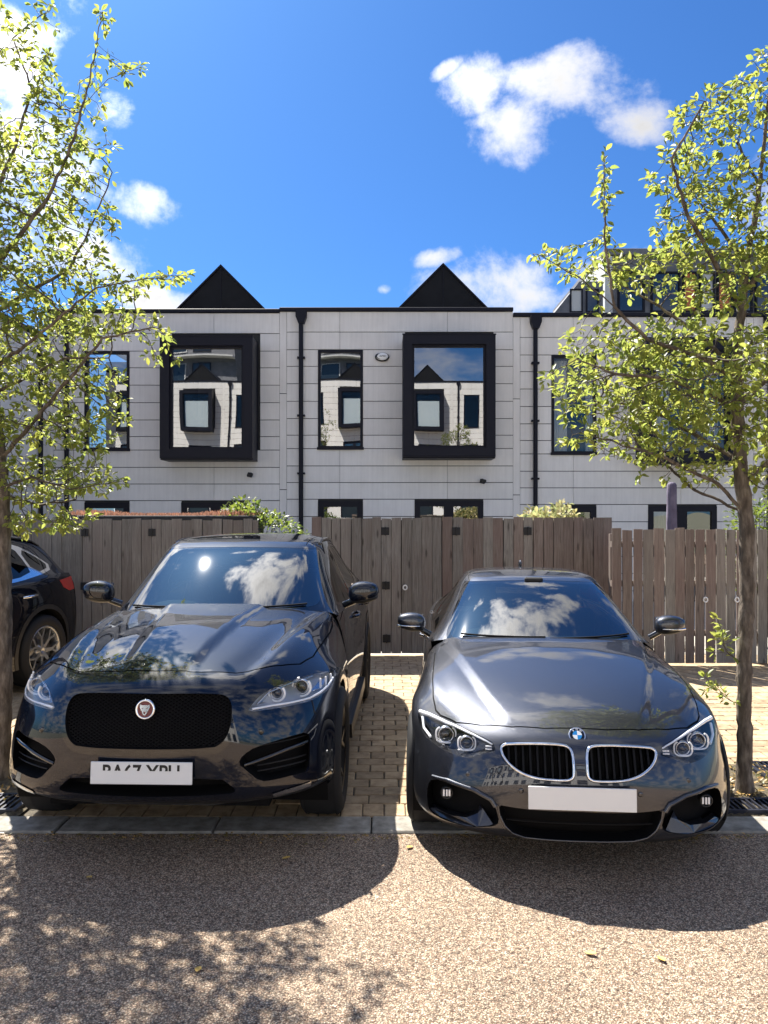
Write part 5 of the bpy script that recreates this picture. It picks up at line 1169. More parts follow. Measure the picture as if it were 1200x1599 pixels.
# taller blocks behind the right end of the terrace
noisy('block_grey', (.13,.135,.15), (.2,.2,.22), 2, .7, .1); noisy('block_white', (.5,.5,.5), (.62,.62,.61), 2, .8, .1); simple('orange_panel', (.55,.16,.045), .5); simple('block_glass', (.02,.03,.04), .05, coat=1)
def block():
    D = 30; s_ = D/1201; X = lambda px: (px-600)*s_; Z = lambda py: 1.85+(800-py)*s_
    t = thing('apartment_block', 'tall grey block with orange panels rising behind the right end of the terrace', 'apartment block', (X(957), D, 0))
    x0 = X(957); MB().box(0, 9, .3, 9, 0, Z(388)-.25).build('wall', 'block_grey', t)
    MB().box(-.32, 9, 0, 9.2, Z(388)-.25, Z(388), bev=.02).build('parapet', 'block_grey', t)
    MB().box(-.30, -.002, .0, 9, 0, Z(390)-.26).build('side_wall', 'block_white', t)
    for a, b_, m in ((968, 1010, 'block_glass'), (1020, 1066, 'block_glass'), (1070, 1092, 'orange_panel'), (1096, 1120, 'block_white'), (1124, 1148, 'orange_panel'), (1150, 1180, 'block_glass'), (1184, 1230, 'block_glass')):
        w = MB(); frame_box(w, X(a)-x0, X(b_)-x0, Z(486), Z(422), .18, .34, .07); w = w.build('window' if m == 'block_glass' else 'wall_panel', 'navy_frame', t)
        MB().box(X(a)-x0+.07, X(b_)-x0-.07, .24, .298, Z(486)+.07, Z(422)-.07).build('pane' if m == 'block_glass' else 'infill', m, w)
    t2 = thing('attic_dormer', 'pale attic with a sloping grey roof just left of the tall grey block', 'attic', (X(870), 26, 0)); q = 26/1201; XX = lambda px: (px-600)*q-(870-600)*q; ZZ = lambda py: 1.85+(800-py)*q
    t2.location.x = (870-600)*q
    MB().prism([(XX(866), ZZ(489)-1), (XX(866), ZZ(489)), (XX(905), ZZ(440)), (XX(942), ZZ(440)), (XX(942), ZZ(489)-1)], 0, 5).build('roof', 'block_grey', t2)
    for a in (890, 915):
        w = MB(); frame_box(w, XX(a), XX(a+20), ZZ(489), ZZ(452), -.05, .0, .05); w = w.build('window', 'navy_frame', t2); MB().box(XX(a)+.05, XX(a+20)-.05, -.02, -.0005, ZZ(489)+.05, ZZ(452)-.05).build('pane', 'curtain_white' if a == 890 else 'block_glass', w)
block()
# the terrace across the road, mirrored in the windows
def opposite():
    z = 4.25
    names = ['first', 'second', 'third', 'fourth', 'fifth', 'sixth', 'seventh']
    for i, k in enumerate(range(-5, 2)):
        h = house('tall pale house across the road, %s from the left in the window reflections' % names[i], -.72+k*PITCH, -18, z, 'houses across the road', mirror=True, detail=False, seed=100+7*k)
        MB().box(0, PITCH, 0, .3, -z, 0).build('lower_wall', 'cement_panel', h)
        for a in (60, 211):
            w = MB(); frame_box(w, a*S16, (a+90)*S16, -z+.2, -z+2.4, -.03, .0, .08); w = w.build('window', 'navy_frame', h); MB().box(a*S16+.08, (a+90)*S16-.08, -.012, -.001, -z+.28, -z+2.32).build('pane', 'block_glass', w)
    for n_, (x0, x1, h, y) in enumerate([(-25, -15.6, 34, -48), (-9.5, -2.2, 30, -50)]):
        t = thing('tower_block', ['dark tower block far across the road, seen in the left box window', 'dark tower block far across the road, seen in the narrow window'][n_], 'tower block', (x0, y, 0)); t.scale = (1, -1, 1)
        MB().box(0, x1-x0, .6, 9, 0, h).build('wall', 'block_grey', t)
        nf = int(h/3)
        for f_ in range(3, nf):
            for c in range(int((x1-x0)/2.4)):
                w = MB(); frame_box(w, .4+c*2.4, 2.2+c*2.4, f_*3+.5, f_*3+2.4, .5, .6, .08); w = w.build('window', 'block_white' if c % 3 == 1 else 'navy_frame', t); MB().box(.48+c*2.4, 2.12+c*2.4, .53, .58, f_*3+.58, f_*3+2.32).build('pane', 'block_glass', w)
            MB().box(.0, x1-x0, -.6, .6, f_*3-.1, f_*3+.05).build('balcony_slab', 'block_white', t)
opposite()
# ---------------------------------------------------------------- plank fences, hinges, latches
def plank_mat(name, c1, c2, c3):
    m, nt, b = new_mat(name); N, L = nt.nodes, nt.links
    tc = N.new('ShaderNodeTexCoord'); oi = N.new('ShaderNodeObjectInfo')
    off = N.new('ShaderNodeVectorMath'); off.operation = 'SCALE'; off.inputs[0].default_value = (13, 7, 29); L.new(oi.outputs['Random'], off.inputs['Scale'])
    ad = N.new('ShaderNodeVectorMath'); ad.operation = 'ADD'; L.new(tc.outputs['Object'], ad.inputs[0]); L.new(off.outputs[0], ad.inputs[1])
    mp = N.new('ShaderNodeMapping'); mp.inputs['Scale'].default_value = (22, 22, 1.3); L.new(ad.outputs[0], mp.inputs[0])
    n = N.new('ShaderNodeTexNoise'); n.inputs['Scale'].default_value = 2.4; n.inputs['Detail'].default_value = 9; n.inputs['Roughness'].default_value = .68; n.inputs['Distortion'].default_value = .7; L.new(mp.outputs[0], n.inputs[0])
    r = N.new('ShaderNodeValToRGB'); r.color_ramp.elements[0].position = .3; r.color_ramp.elements[1].position = .72; r.color_ramp.elements[0].color = (*c1, 1); r.color_ramp.elements[1].color = (*c2, 1); L.new(n.outputs[0], r.inputs[0])
    n2 = N.new('ShaderNodeTexNoise'); n2.inputs['Scale'].default_value = 1.5; n2.inputs['Detail'].default_value = 4; L.new(ad.outputs[0], n2.inputs[0])
    mx = N.new('ShaderNodeMix'); mx.data_type = 'RGBA'; L.new(r.outputs[0], mx.inputs[6]); mx.inputs[7].default_value = (*c3, 1)
    mr = N.new('ShaderNodeMapRange'); mr.inputs[1].default_value = .42; mr.inputs[2].default_value = .68; mr.inputs[4].default_value = .75; L.new(n2.outputs[0], mr.inputs[0]); L.new(mr.outputs[0], mx.inputs[0])
    # knots
    mk = N.new('ShaderNodeMapping'); mk.inputs['Scale'].default_value = (9, 9, 2.2); L.new(ad.outputs[0], mk.inputs[0])
    v = N.new('ShaderNodeTexVoronoi'); v.inputs['Scale'].default_value = 1.0; L.new(mk.outputs[0], v.inputs['Vector'])
    kr = N.new('ShaderNodeMapRange'); kr.inputs[1].default_value = .06; kr.inputs[2].default_value = .16; kr.inputs[3].default_value = .45; kr.inputs[4].default_value = 1; L.new(v.outputs['Distance'], kr.inputs[0])
    vr = N.new('ShaderNodeMapRange'); vr.inputs[3].default_value = .84; vr.inputs[4].default_value = 1.16; L.new(oi.outputs['Random'], vr.inputs[0])
    mu = N.new('ShaderNodeMath'); mu.operation = 'MULTIPLY'; L.new(kr.outputs[0], mu.inputs[0]); L.new(vr.outputs[0], mu.inputs[1])
    sc = N.new('ShaderNodeVectorMath'); sc.operation = 'SCALE'; L.new(mx.outputs[2], sc.inputs[0]); L.new(mu.outputs[0], sc.inputs['Scale']); L.new(sc.outputs[0], b.inputs['Base Color'])
    b.inputs['Roughness'].default_value = .85; b.inputs['Specular IOR Level'].default_value = .25
    bm = N.new('ShaderNodeBump'); bm.inputs['Strength'].default_value = .7; bm.inputs['Distance'].default_value = .004; L.new(n.outputs[0], bm.inputs['Height']); L.new(bm.outputs[0], b.inputs['Normal'])
plank_mat('plank_grey', (.13,.12,.105), (.32,.30,.27), (.20,.17,.15))
plank_mat('plank_brown', (.115,.092,.078), (.28,.235,.205), (.18,.13,.115))
simple('plank_back', (.02,.017,.015), .9); simple('hinge_black', (.008,.008,.009), .55)
def fence(label, x0, x1, y, top, mats, seed, pw=.129, gap=.006, lean=0.0, fl=None):
    rr = random.Random(seed); t = thing('wooden_fence', label, 'fence', (x0, y, 0)); x = 0
    while x < x1-x0-.02:
        w = min(pw*rr.uniform(.93, 1.07), x1-x0-x); g = gap*rr.uniform(.3, 1.7); tz = top+rr.uniform(-.012, .012); d = .018+rr.uniform(-.003, .003); yo = rr.uniform(-.006, .006)
        a = [rr.uniform(-.0025, .0025) for _ in range(6)]; V = []
        nz = 4
        for k in range(nz+1):
            z = .03+(tz-.03)*k/nz; e0 = a[0]*math.sin(k*1.9+seed), a[1]*math.cos(k*1.3+x*9); b_ = a[2]*math.sin(math.pi*k/nz)*2
            sk = (.006*a[3]/.0025 if k == nz else 0)
            V += [(e0[0], b_, z), (w-g+e0[1], b_, z+sk), (w-g+e0[1], d+b_, z+sk), (e0[0], d+b_, z)]
        F = [(0, 3, 2, 1), (4*nz, 4*nz+1, 4*nz+2, 4*nz+3)]
        for k in range(nz):
            for i in range(4): F.append((4*k+i, 4*k+(i+1) % 4, 4*k+4+(i+1) % 4, 4*k+4+i))
        m = mats[0] if rr.random() > (fl((x+x0)) if fl else 0) else mats[1]
        o = obj('plank', V, F, m, t, loc=(x, yo, 0)); o.rotation_euler = (0, rr.uniform(-.0025, .0025), 0)
        x += w
    if gap < .01: MB().box(0, x1-x0, .024, .034, .05, top-.03).build('backing_board', 'plank_back', t)
    for z in (.35, .95, top-.22): MB().box(0, x1-x0, .036, .08, z, z+.07).build('rail', 'plank_brown', t)
    k = 0
    while k < x1-x0: MB().box(k, k+.08, .081, .16, 0, top-.06).build('fence_post', 'plank_brown', t); k += 1.83
    return t
fB = fence('tall weathered plank fence between the two parked cars, with black hinges', -.93, 2.94, 9.90, 1.776, ('plank_grey', 'plank_brown'), 5, fl=lambda x: .15+.75*smoothstep(np.array(x), .3, 2.2))
fA = fence('grey weathered plank fence behind the black SUV at the left', -8.6, -1.62, 9.90, 1.752, ('plank_grey', 'plank_grey'), 8)
fC = fence('lower brown plank fence with open gaps behind the right tree', 2.75, 7.4, 9.26, 1.645, ('plank_brown', 'plank_grey'), 11, .126, .013, fl=lambda x: .15+.75*(x > 4.0))
def hinge(px, py, D, par, k=.1):
    X = (px-600)*D/1201; z = 1.85+(800-py)*D/1201
    b = MB().box(-k/2, k/2, -.004, 0, -k/2, k/2).build('hinge', 'hinge_black', par, loc=(X-par.location.x, -.010, z)); MB().tube([(0, -.006, -k*.55), (0, -.006, k*.55)], .008, 8).build('hinge_pin', 'hinge_black', b)
    for sx in (-1, 1):
        for sz in (-1, 1): MB().lathe([(-.006, .0005), (-.006, .007), (-.002, .009)], 8, 'Y', c=(sx*k*.3, 0, sz*k*.32)).build('bolt', 'grate_iron', b)
for p in ((602, 830), (603, 915), (604, 998), (713, 830), (825, 830)): hinge(p[0], p[1], 9.87, fB)
for p in ((132, 832), (131, 916), (237, 832), (25, 832)): hinge(p[0], p[1], 9.87, fA, .095)
def latch(px, py, D, par):
    X = (px-600)*D/1201; z = 1.85+(800-py)*D/1201
    MB().tube(ring_pts((0, -.012, 0), .024, .028, 20), .009, 8, closed=True).build('latch_ring', 'plate_white', par, loc=(X-par.location.x, -.012, z))
latch(633, 918, 9.87, fB); latch(1102, 937, 9.24, fC); latch(1151, 937, 9.24, fC)
# ---------------------------------------------------------------- trees and plants
def leaf_mat(name, c1, c2, trans, tmix=.5):
    m, nt, b = new_mat(name); N, L = nt.nodes, nt.links; out = N['Material Output']
    geo = N.new('ShaderNodeNewGeometry'); r = N.new('ShaderNodeValToRGB'); r.color_ramp.elements[0].color = (*c1, 1); r.color_ramp.elements[1].color = (*c2, 1); L.new(geo.outputs['Random Per Island'], r.inputs[0])
    e = r.color_ramp.elements.new(.93); e.color = (c2[0]*1.7, c2[1]*1.25, c2[2], 1)
    L.new(r.outputs[0], b.inputs['Base Color']); b.inputs['Roughness'].default_value = .42; b.inputs['Specular IOR Level'].default_value = .45
    tr = N.new('ShaderNodeBsdfTranslucent'); r2 = N.new('ShaderNodeValToRGB'); r2.color_ramp.elements[0].color = (*trans, 1); r2.color_ramp.elements[1].color = (trans[0]*1.35, trans[1]*1.1, trans[2]*1.1, 1); L.new(geo.outputs['Random Per Island'], r2.inputs[0]); L.new(r2.outputs[0], tr.inputs[0])
    mx = N.new('ShaderNodeMixShader'); mx.inputs[0].default_value = tmix; L.new(b.outputs[0], mx.inputs[1]); L.new(tr.outputs[0], mx.inputs[2]); L.new(mx.outputs[0], out.inputs[0])
leaf_mat('pear_leaf', (.055,.095,.022), (.10,.14,.035), (.38,.47,.10), .52)
leaf_mat('shrub_leaf', (.035,.08,.02), (.09,.14,.045), (.22,.32,.05), .4)
leaf_mat('variegated_leaf', (.16,.22,.10), (.42,.45,.30), (.40,.46,.2), .4)
leaf_mat('sedum_pink', (.16,.09,.07), (.42,.30,.20), (.4,.22,.15), .3)
noisy('bark', (.06,.046,.034), (.22,.18,.14), 26, .95, 1.0, 70, stretch=(1, 1, .3), bdist=.012, c3=(.12,.095,.072))
noisy('twig_bark', (.05,.038,.03), (.11,.085,.065), 30, .85, .2)
def leaf_verts(c, d, up, L, W, fold, droop):
    """pointed leaf folded along its midrib: 8 vertices"""
    d = d.normalized(); s_ = d.cross(up)
    if s_.length < 1e-4: s_ = d.orthogonal()
    s_.normalize(); n = s_.cross(d)
    V = []
    for t, w in ((0, 0), (.28, .8), (.58, 1.0), (.85, .5)):
        m = c+d*(L*t)-n*(droop*t*t*L)
        if t == 0: V.append(m)
        else: V += [m+s_*(W/2*w)+n*(fold*w*W), m, m-s_*(W/2*w)+n*(fold*w*W)]
    V.append(c+d*L-n*(droop*L)); return V
LEAF_F = [(0, 2, 1), (0, 3, 2), (1, 2, 5, 4), (2, 3, 6, 5), (4, 5, 8, 7), (5, 6, 9, 8), (7, 8, 10), (8, 9, 10)]
def to_world(px, py, D): return Vector(((px-600)*D/1201, D, 1.85+(800-py)*D/1201))
def grow_tree(name, label, base, limbs, blobs, seed, n_attr=900, leaf=(.028, .066), per_tip=(3, 6), group=None, sing=260, dens=1.0):
    rr = random.Random(seed); nr = np.random.RandomState(seed)
    D0 = base[1]; nodes = []; par = []
    # seed limbs: list of (points in (px, py, depth offset)), first is the trunk
    def add_path(pts, parent):
        last = parent
        for k in range(len(pts)):
            p = np.array(pts[k])
            if last is None: nodes.append(p); par.append(-1); last = 0; continue
            a = nodes[last]; n = max(1, int(np.linalg.norm(p-a)/.05))
            for i in range(1, n+1):
                q = a+(p-a)*i/n; q = q+nr.normal(0, .0035, 3); nodes.append(q); par.append(last); last = len(nodes)-1
        return last
    tr = [np.array(base+(0,)) if len(base) == 2 else np.array(base)]+[np.array(to_world(x, y, D0+dd)) for x, y, dd in limbs[0]]
    add_path(tr, None); ntrunk = len(nodes)
    for lb in limbs[1:]:
        P = [np.array(to_world(x, y, D0+dd)) for x, y, dd in lb]
        A = np.array(nodes); k = int(np.argmin(((A-P[0])**2).sum(1))); add_path(P[1:] if np.linalg.norm(A[k]-P[0]) < .08 else P, k)
    # attraction points
    wts = np.array([b[2]*b[3]*(b[5] if len(b) > 5 else 1) for b in blobs], float); cnt = nr.multinomial(n_attr, wts/wts.sum()); A = []
    for b, c in zip(blobs, cnt):
        for _ in range(c):
            v = nr.normal(0, 1, 3); v /= np.linalg.norm(v); v *= nr.uniform(0, 1)**(1/2.2)
            dz = b[4] if len(b) > 4 and b[4] is not None else .55
            A.append(np.array(to_world(b[0]+v[0]*b[2], b[1]+v[2]*b[3], D0))+np.array([0, v[1]*dz, 0]))
    A = np.array(A); alive = np.ones(len(A), bool); step = .055
    near = np.full(len(A), -1); nd = np.full(len(A), 1e9); upd = 0
    for it in range(150):
        N_ = np.array(nodes[upd:]); 
        if len(N_):
            for a in range(0, len(A), 400):
                d = np.linalg.norm(A[a:a+400, None]-N_[None], axis=2); m = d.min(1); j = d.argmin(1); w = m < nd[a:a+400]
                nd[a:a+400][w] = m[w]; near[a:a+400][w] = j[w]+upd
        upd = len(nodes); alive &= nd > .06
        idx = np.where(alive & (nd < 1.6))[0]
        if not len(idx): break
        acc = {}
        for i in idx:
            k = int(near[i]); 
            if k < ntrunk*.45: continue
            v = A[i]-nodes[k]; v = v/np.linalg.norm(v); acc.setdefault(k, []).append(v)
        if not acc: break
        for k, vs in acc.items():
            v = np.mean(vs, 0)+nr.normal(0, .13, 3); L_ = np.linalg.norm(v)
            if L_ < .05: continue
            nodes.append(nodes[k]+v/L_*step); par.append(k)
        if len(nodes) > 14000: break
    n = len(nodes); kids = [[] for _ in range(n)]
    for i in range(1, n): kids[par[i]].append(i)
    rad = np.zeros(n)
    for i in range(n-1, -1, -1):
        rad[i] = .0016 if not kids[i] else (sum(rad[k]**2.35 for k in kids[i]))**(1/2.35)
    rmax = rad[0]; R0 = .047; rad = np.where(rad > .0016, .0018+(rad-.0016)*(R0-.0018)/(rmax-.0016), .0018)
    zt = np.array(nodes)[:, 2]
    for i in range(ntrunk): rad[i] = max(rad[i], R0*(1-.14*min(1, zt[i]/1.9)) if zt[i] < 1.95 else rad[i])
    rad[:6] += np.linspace(.02, 0, 6)
    root = thing(name, label, 'tree', (base[0], base[1], 0), 0, group); B = np.array([base[0], base[1], 0])
    trunk = MB(); br = MB(); stack = [(0, None)]
    while stack:
        s0, p0 = stack.pop(); ch = [s0] if p0 is None else [p0, s0]; cur = s0
        while kids[cur]:
            ks = sorted(kids[cur], key=lambda k: -rad[k])
            for k in ks[1:]: stack.append((k, cur))
            cur = ks[0]; ch.append(cur)
        pts = [tuple(nodes[k]-B) for k in ch]; rs = [rad[k]*(1+(.05*math.sin(k*1.7)+rr.uniform(-.05, .05) if rad[k] > .012 else 0)) for k in ch]
        if p0 is not None: rs[0] = min(rs[0], rs[1]*1.25)
        if len(pts) < 2: continue
        thick = rs[1] > .012
        (trunk if thick else br).tube(pts, rs, 12 if p0 is None else 7 if thick else 4, cap=False)
    trunk.build('trunk', 'bark', root); br.build('twigs', 'twig_bark', root, kind='stuff')
    # leaves on thin twigs
    V = []; F = []; singles = []
    for i in range(ntrunk, n):
        if rad[i] > .0046: continue
        tip = not kids[i]; 
        if not tip and rr.random() > .70*dens: continue
        d0 = Vector(nodes[i]-nodes[par[i]]).normalized(); c = Vector(nodes[i]-B)
        for _ in range(rr.randint(*per_tip) if tip else rr.randint(1, 4)):
            v = Vector((rr.gauss(0, 1), rr.gauss(0, 1), rr.gauss(.15, .8))).normalized(); d = (d0*.7+v*.9+Vector((0, 0, -.18))).normalized()
            up = Vector((rr.gauss(0, .55), rr.gauss(0, .55), 1)); L = rr.uniform(*leaf); W = L*rr.uniform(.42, .60)
            vs = leaf_verts(c+d*.012+Vector((rr.gauss(0, .008), rr.gauss(0, .008), rr.gauss(0, .008))), d, up, L, W, rr.uniform(.08, .34), rr.uniform(-.1, .35))
            singles.append((L*1201/max(2, (vs[0].y+B[1])), vs))
    order = sorted(range(len(singles)), key=lambda k: -singles[k][0]); big = set(order[:sing])
    for k, (_, vs) in enumerate(singles):
        if k in big:
            c = vs[0]; link('leaf', mesh([tuple(v-c) for v in vs], LEAF_F, True), 'pear_leaf', root, loc=tuple(c))
        else:
            o = len(V); V += [tuple(v) for v in vs]; F += [tuple(i+o for i in f) for f in LEAF_F]
    obj('foliage', V, F, 'pear_leaf', root, smooth=True, kind='stuff')
    print(name, 'nodes', n, 'leaves', len(singles))
    return root
limbsR = [[(1163, 1235, 0), (1163, 1100, 0), (1165, 950, 0), (1167, 830, 0), (1160, 760, 0), (1155, 690, 0), (1152, 610, .02), (1153, 520, .03), (1165, 430, .05), (1178, 340, .05), (1192, 240, .05), (1200, 150, .05)],
  [(1164, 800, 0), (1120, 755, -.08), (1080, 735, -.12), (1030, 712, -.18), (985, 700, -.2)],
  [(1165, 805, 0), (1085, 765, .1), (1055, 740, .2), (1000, 690, .35)],
  [(1157, 720, 0), (1100, 690, .2), (1040, 650, .35), (970, 630, .4)],
  [(1153, 640, 0), (1095, 610, -.2), (1030, 590, -.35), (960, 585, -.4), (905, 600, -.45)],
  [(1152, 585, 0), (1090, 520, .1), (1030, 480, .2), (985, 455, .25)],
  [(1153, 600, 0), (1100, 560, -.3), (1010, 530, -.35), (960, 480, -.35), (900, 430, -.35), (840, 398, -.35)],
  [(960, 480, -.35), (944, 380, -.35), (944, 290, -.35), (944, 240, -.35)],
  [(960, 590, -.4), (900, 560, -.4), (850, 592, -.4)],
  [(1158, 480, 0), (1110, 400, -.15), (1070, 330, -.2), (1050, 250, -.2), (1100, 160, -.2)],
  [(1168, 410, 0), (1120, 350, .2), (1080, 300, .25)],
  [(1185, 290, 0), (1150, 220, .1), (1120, 160, .1)],
  [(1160, 760, 0), (1200, 720, .0), (1260, 690, 0)], [(1153, 630, 0), (1220, 570, .1), (1290, 540, .1)], [(1160, 450, 0), (1230, 380, -.1), (1290, 330, -.1)],
  [(1165, 1035, 0), (1135, 1020, -.1), (1128, 990, -.15), (1122, 968, -.15)], [(1164, 1105, 0), (1140, 1095, -.1), (1115, 1070, -.2), (1102, 1060, -.2)]]
blobsR = [(1090,200,45,55,.3),(1150,180,45,60,.3),(1195,105,25,30,.2),(1050,290,45,50,.3),(1070,350,50,35,.35),(1150,300,50,60,.3),(1175,400,50,50,.5),
  (860,400,35,20,.15),(915,415,45,28,.25),(985,430,45,32,.35),(1050,420,45,35,.4),(1120,450,60,45,.5),(944,290,10,45,.05,2.2),(945,385,22,25,.1),
  (905,540,35,25,.2),(960,550,55,40,.4),(1030,545,60,50,.5),(1110,560,60,60,.5),(850,592,15,8,.05),(905,620,40,42,.3),(900,685,30,14,.2),
  (970,640,60,45,.45),(1045,640,60,55,.5),(1130,660,60,55,.5),(1030,705,55,25,.4),(960,705,30,15,.3),(1000,735,16,20,.1),(1085,735,60,22,.3),(1190,600,40,90,.5),(1190,740,35,35,.4),
  (1128,1000,16,30,.08,1.6),(1118,1080,20,18,.08,1.3),(1280,330,90,120,.6,.6),(1290,540,100,110,.7,.6),(1260,690,70,45,.6,.7),(1240,170,50,80,.4,.6),
  (1120,330,60,60,.7,.5),(1060,600,110,110,.9,.6)]
grow_tree('young_tree', 'young leafy tree standing in soil to the right of the grey coupe', (2.365, 5.05, 0), limbsR, blobsR, 4, 4000, group='young trees by the kerb', per_tip=(6, 9))
limbsL = [[(4, 1210, 0), (8, 1100, 0), (8, 950, 0), (6, 830, 0), (2, 740, 0), (-8, 640, 0), (-18, 520, 0), (-22, 400, 0), (-15, 280, 0), (-5, 160, 0), (0, 60, 0)],
  [(0, 720, 0), (60, 650, -.1), (110, 590, -.15), (160, 530, -.2), (240, 512, -.2)],
  [(-10, 620, 0), (40, 590, .1), (100, 560, .2), (170, 560, .3)],
  [(-15, 580, 0), (40, 540, -.3), (100, 490, -.35), (150, 450, -.4), (200, 440, -.4), (290, 430, -.45)],
  [(-20, 500, 0), (40, 460, .2), (110, 420, .3), (150, 340, .3), (175, 270, .3)],
  [(-20, 440, 0), (30, 370, -.1), (80, 300, -.15), (115, 220, -.2), (140, 130, -.2), (160, 20, -.2)], [(130, 160, -.2), (170, 125, -.25), (220, 105, -.3)],
  [(-18, 330, 0), (20, 240, .1), (50, 140, .1), (20, 60, .1), (80, 10, .1)],
  [(3, 760, 0), (50, 745, -.2), (110, 765, -.35), (190, 752, -.4)], [(3, 770, 0), (60, 790, .2), (120, 780, .3)],
  [(-10, 660, 0), (-90, 600, 0), (-160, 560, 0)], [(-20, 480, 0), (-100, 400, .1), (-160, 340, 0)], [(-15, 300, 0), (-80, 200, 0)]]
blobsL = [(25,55,45,20,.3),(70,20,30,14,.2),(158,30,10,30,.08,1.6),(200,110,32,16,.12,1.3),(145,150,25,40,.15),(60,110,28,40,.3),(95,190,45,45,.3),(40,250,40,50,.35),(120,260,38,42,.3),(165,225,15,22,.1),
  (30,340,55,40,.4),(110,340,50,38,.35),(165,340,18,40,.15),(50,420,60,42,.5),(140,420,42,40,.35),(200,445,35,20,.25),(265,432,35,15,.12,1.3),(60,500,60,40,.5),(150,500,55,38,.4),(235,510,40,22,.25),(255,555,25,16,.15),
  (50,590,60,45,.5,1.3),(140,590,50,38,.4,1.3),(185,640,22,25,.25),(50,670,60,40,.5,1.5),(135,670,50,38,.4,1.5),(60,750,60,42,.5,1.6),(135,745,45,30,.4,1.6),(198,752,20,10,.1),(60,815,45,22,.4,1.7),(120,815,25,20,.25,1.5),
  (-80,200,80,100,.8,1),(-120,380,100,110,.9,1.5),(-120,560,100,110,.9,1.4),(-80,720,60,60,.6,.8),(40,450,100,150,1.1,.5)]
grow_tree('young_tree', 'young leafy tree at the left edge in front of the black SUV', (-2.655, 5.35, 0), limbsL, blobsL, 9, 4900, group='young trees by the kerb', per_tip=(5, 8))
def shrub(name, label, c, r, n, mat, seed, leaf=(.05, .08), cat='shrub'):
    rr = random.Random(seed); t = thing(name, label, cat, (c[0], c[1], 0)); V = []; F = []; st = MB()
    for k in range(n):
        v = Vector((rr.gauss(0, 1), rr.gauss(0, 1), rr.gauss(0, 1))).normalized(); q = rr.uniform(.55, 1)**.5*(1+.12*math.sin(v.x*7+seed)+.1*math.cos(v.y*6+v.z*5))
        p = Vector((v.x*r[0]*q, v.y*r[1]*q, c[2]+v.z*r[2]*q))
        if p.z < .1: p.z = .1+rr.random()*.2
        d = (v+Vector((rr.gauss(0, .6), rr.gauss(0, .6), rr.gauss(0, .5)))).normalized(); L = rr.uniform(*leaf)
        vs = leaf_verts(p, d, Vector((rr.gauss(0, .5), rr.gauss(0, .5), 1)), L, L*.55, rr.uniform(.1, .3), rr.uniform(0, .4)); o = len(V); V += [tuple(x) for x in vs]; F += [tuple(i+o for i in f) for f in LEAF_F]
        if k % 14 == 0: st.tube([(p.x*.1, p.y*.1, 0), (p.x*.5, p.y*.5, p.z*.55), tuple(p)], [.012, .007, .003], 5, cap=False)
    obj('foliage', V, F, mat, t, True, kind='stuff'); st.build('stems', 'twig_bark', t, kind='stuff')
shrub('garden_shrub', 'green leafy shrub showing above the gap in the fence behind the SUV', (-1.98, 10.9, 1.25), (.86, .45, .72), 3600, 'shrub_leaf', 2)
shrub('garden_shrub', 'pale variegated shrub above the tall fence behind the coupe roof', (2.36, 10.7, 1.3), (.58, .4, .62), 2200, 'variegated_leaf', 6, (.07, .11))
shrub('garden_shrub', 'dark green shrub above the low fence at the right edge', (5.2, 10.6, 1.35), (.5, .4, .7), 1500, 'shrub_leaf', 12)
# bin store with a planted roof
def bin_store():
    noisy('store_timber', (.02,.02,.022), (.04,.04,.04), 5, .8, .2)
    t = thing('bin_store', 'low dark bin store with pink sedum roof above the left fence', 'bin store', (-4.35, 10.5, 0))
    MB().box(0, 2.55, .05, 1.0, 0, 1.66).build('cabinet', 'store_timber', t); MB().box(-.04, 2.59, 0, 1.05, 1.66, 1.80, bev=.01).build('roof_edge', 'store_timber', t)
    rr = random.Random(4); V = []; F = []
    for k in range(2600):
        x, y = rr.uniform(0, 2.55), rr.uniform(.02, 1.0); h = rr.uniform(.02, .05)*(1+1.0*max(0, math.sin(x*3.1+1)))
        vs = leaf_verts(Vector((x, y, 1.80)), Vector((rr.gauss(0, .35), rr.gauss(0, .35), 1)), Vector((rr.gauss(0, 1), rr.gauss(0, 1), 0)), h, .014, .1, 0); o = len(V); V += [tuple(q) for q in vs]; F += [tuple(i+o for i in f) for f in LEAF_F]
    obj('sedum', V, F, 'sedum_pink', t, True, kind='stuff')
bin_store()
def parasol():
    noisy('parasol_cloth', (.10,.085,.13), (.18,.155,.215), 6, .9, .3)
    D = 10.5; X = (1049.5-600)*D/1201; t = thing('closed_parasol', 'closed parasol in a purple grey cover behind the low fence', 'parasol', (X, D, 0))
    V = []; F = []; H = [(.75, .03), (.85, .062), (1.2, .070), (1.7, .066), (2.1, .060), (2.22, .058), (2.25, .04), (2.26, .002)]
    for h, r in H:
        for k in range(24): a = 2*math.pi*k/24; q = r*(1+.13*math.sin(k*2.3+h*2)); V.append((q*math.cos(a), q*math.sin(a), h))
    for j in range(len(H)-1): F += [(j*24+k, j*24+(k+1) % 24, (j+1)*24+(k+1) % 24, (j+1)*24+k) for k in range(24)]
    obj('cover', V, F, 'parasol_cloth', t, True); MB().tube([(0, 0, 0), (0, 0, .8)], .02, 8).build('pole', 'alloy', t); MB().box(-.25, .25, -.25, .25, 0, .06, bev=.02).build('base', 'kerb_concrete', t)
parasol()
simple('leaf_yellow', (.62, .40, .10), .6)
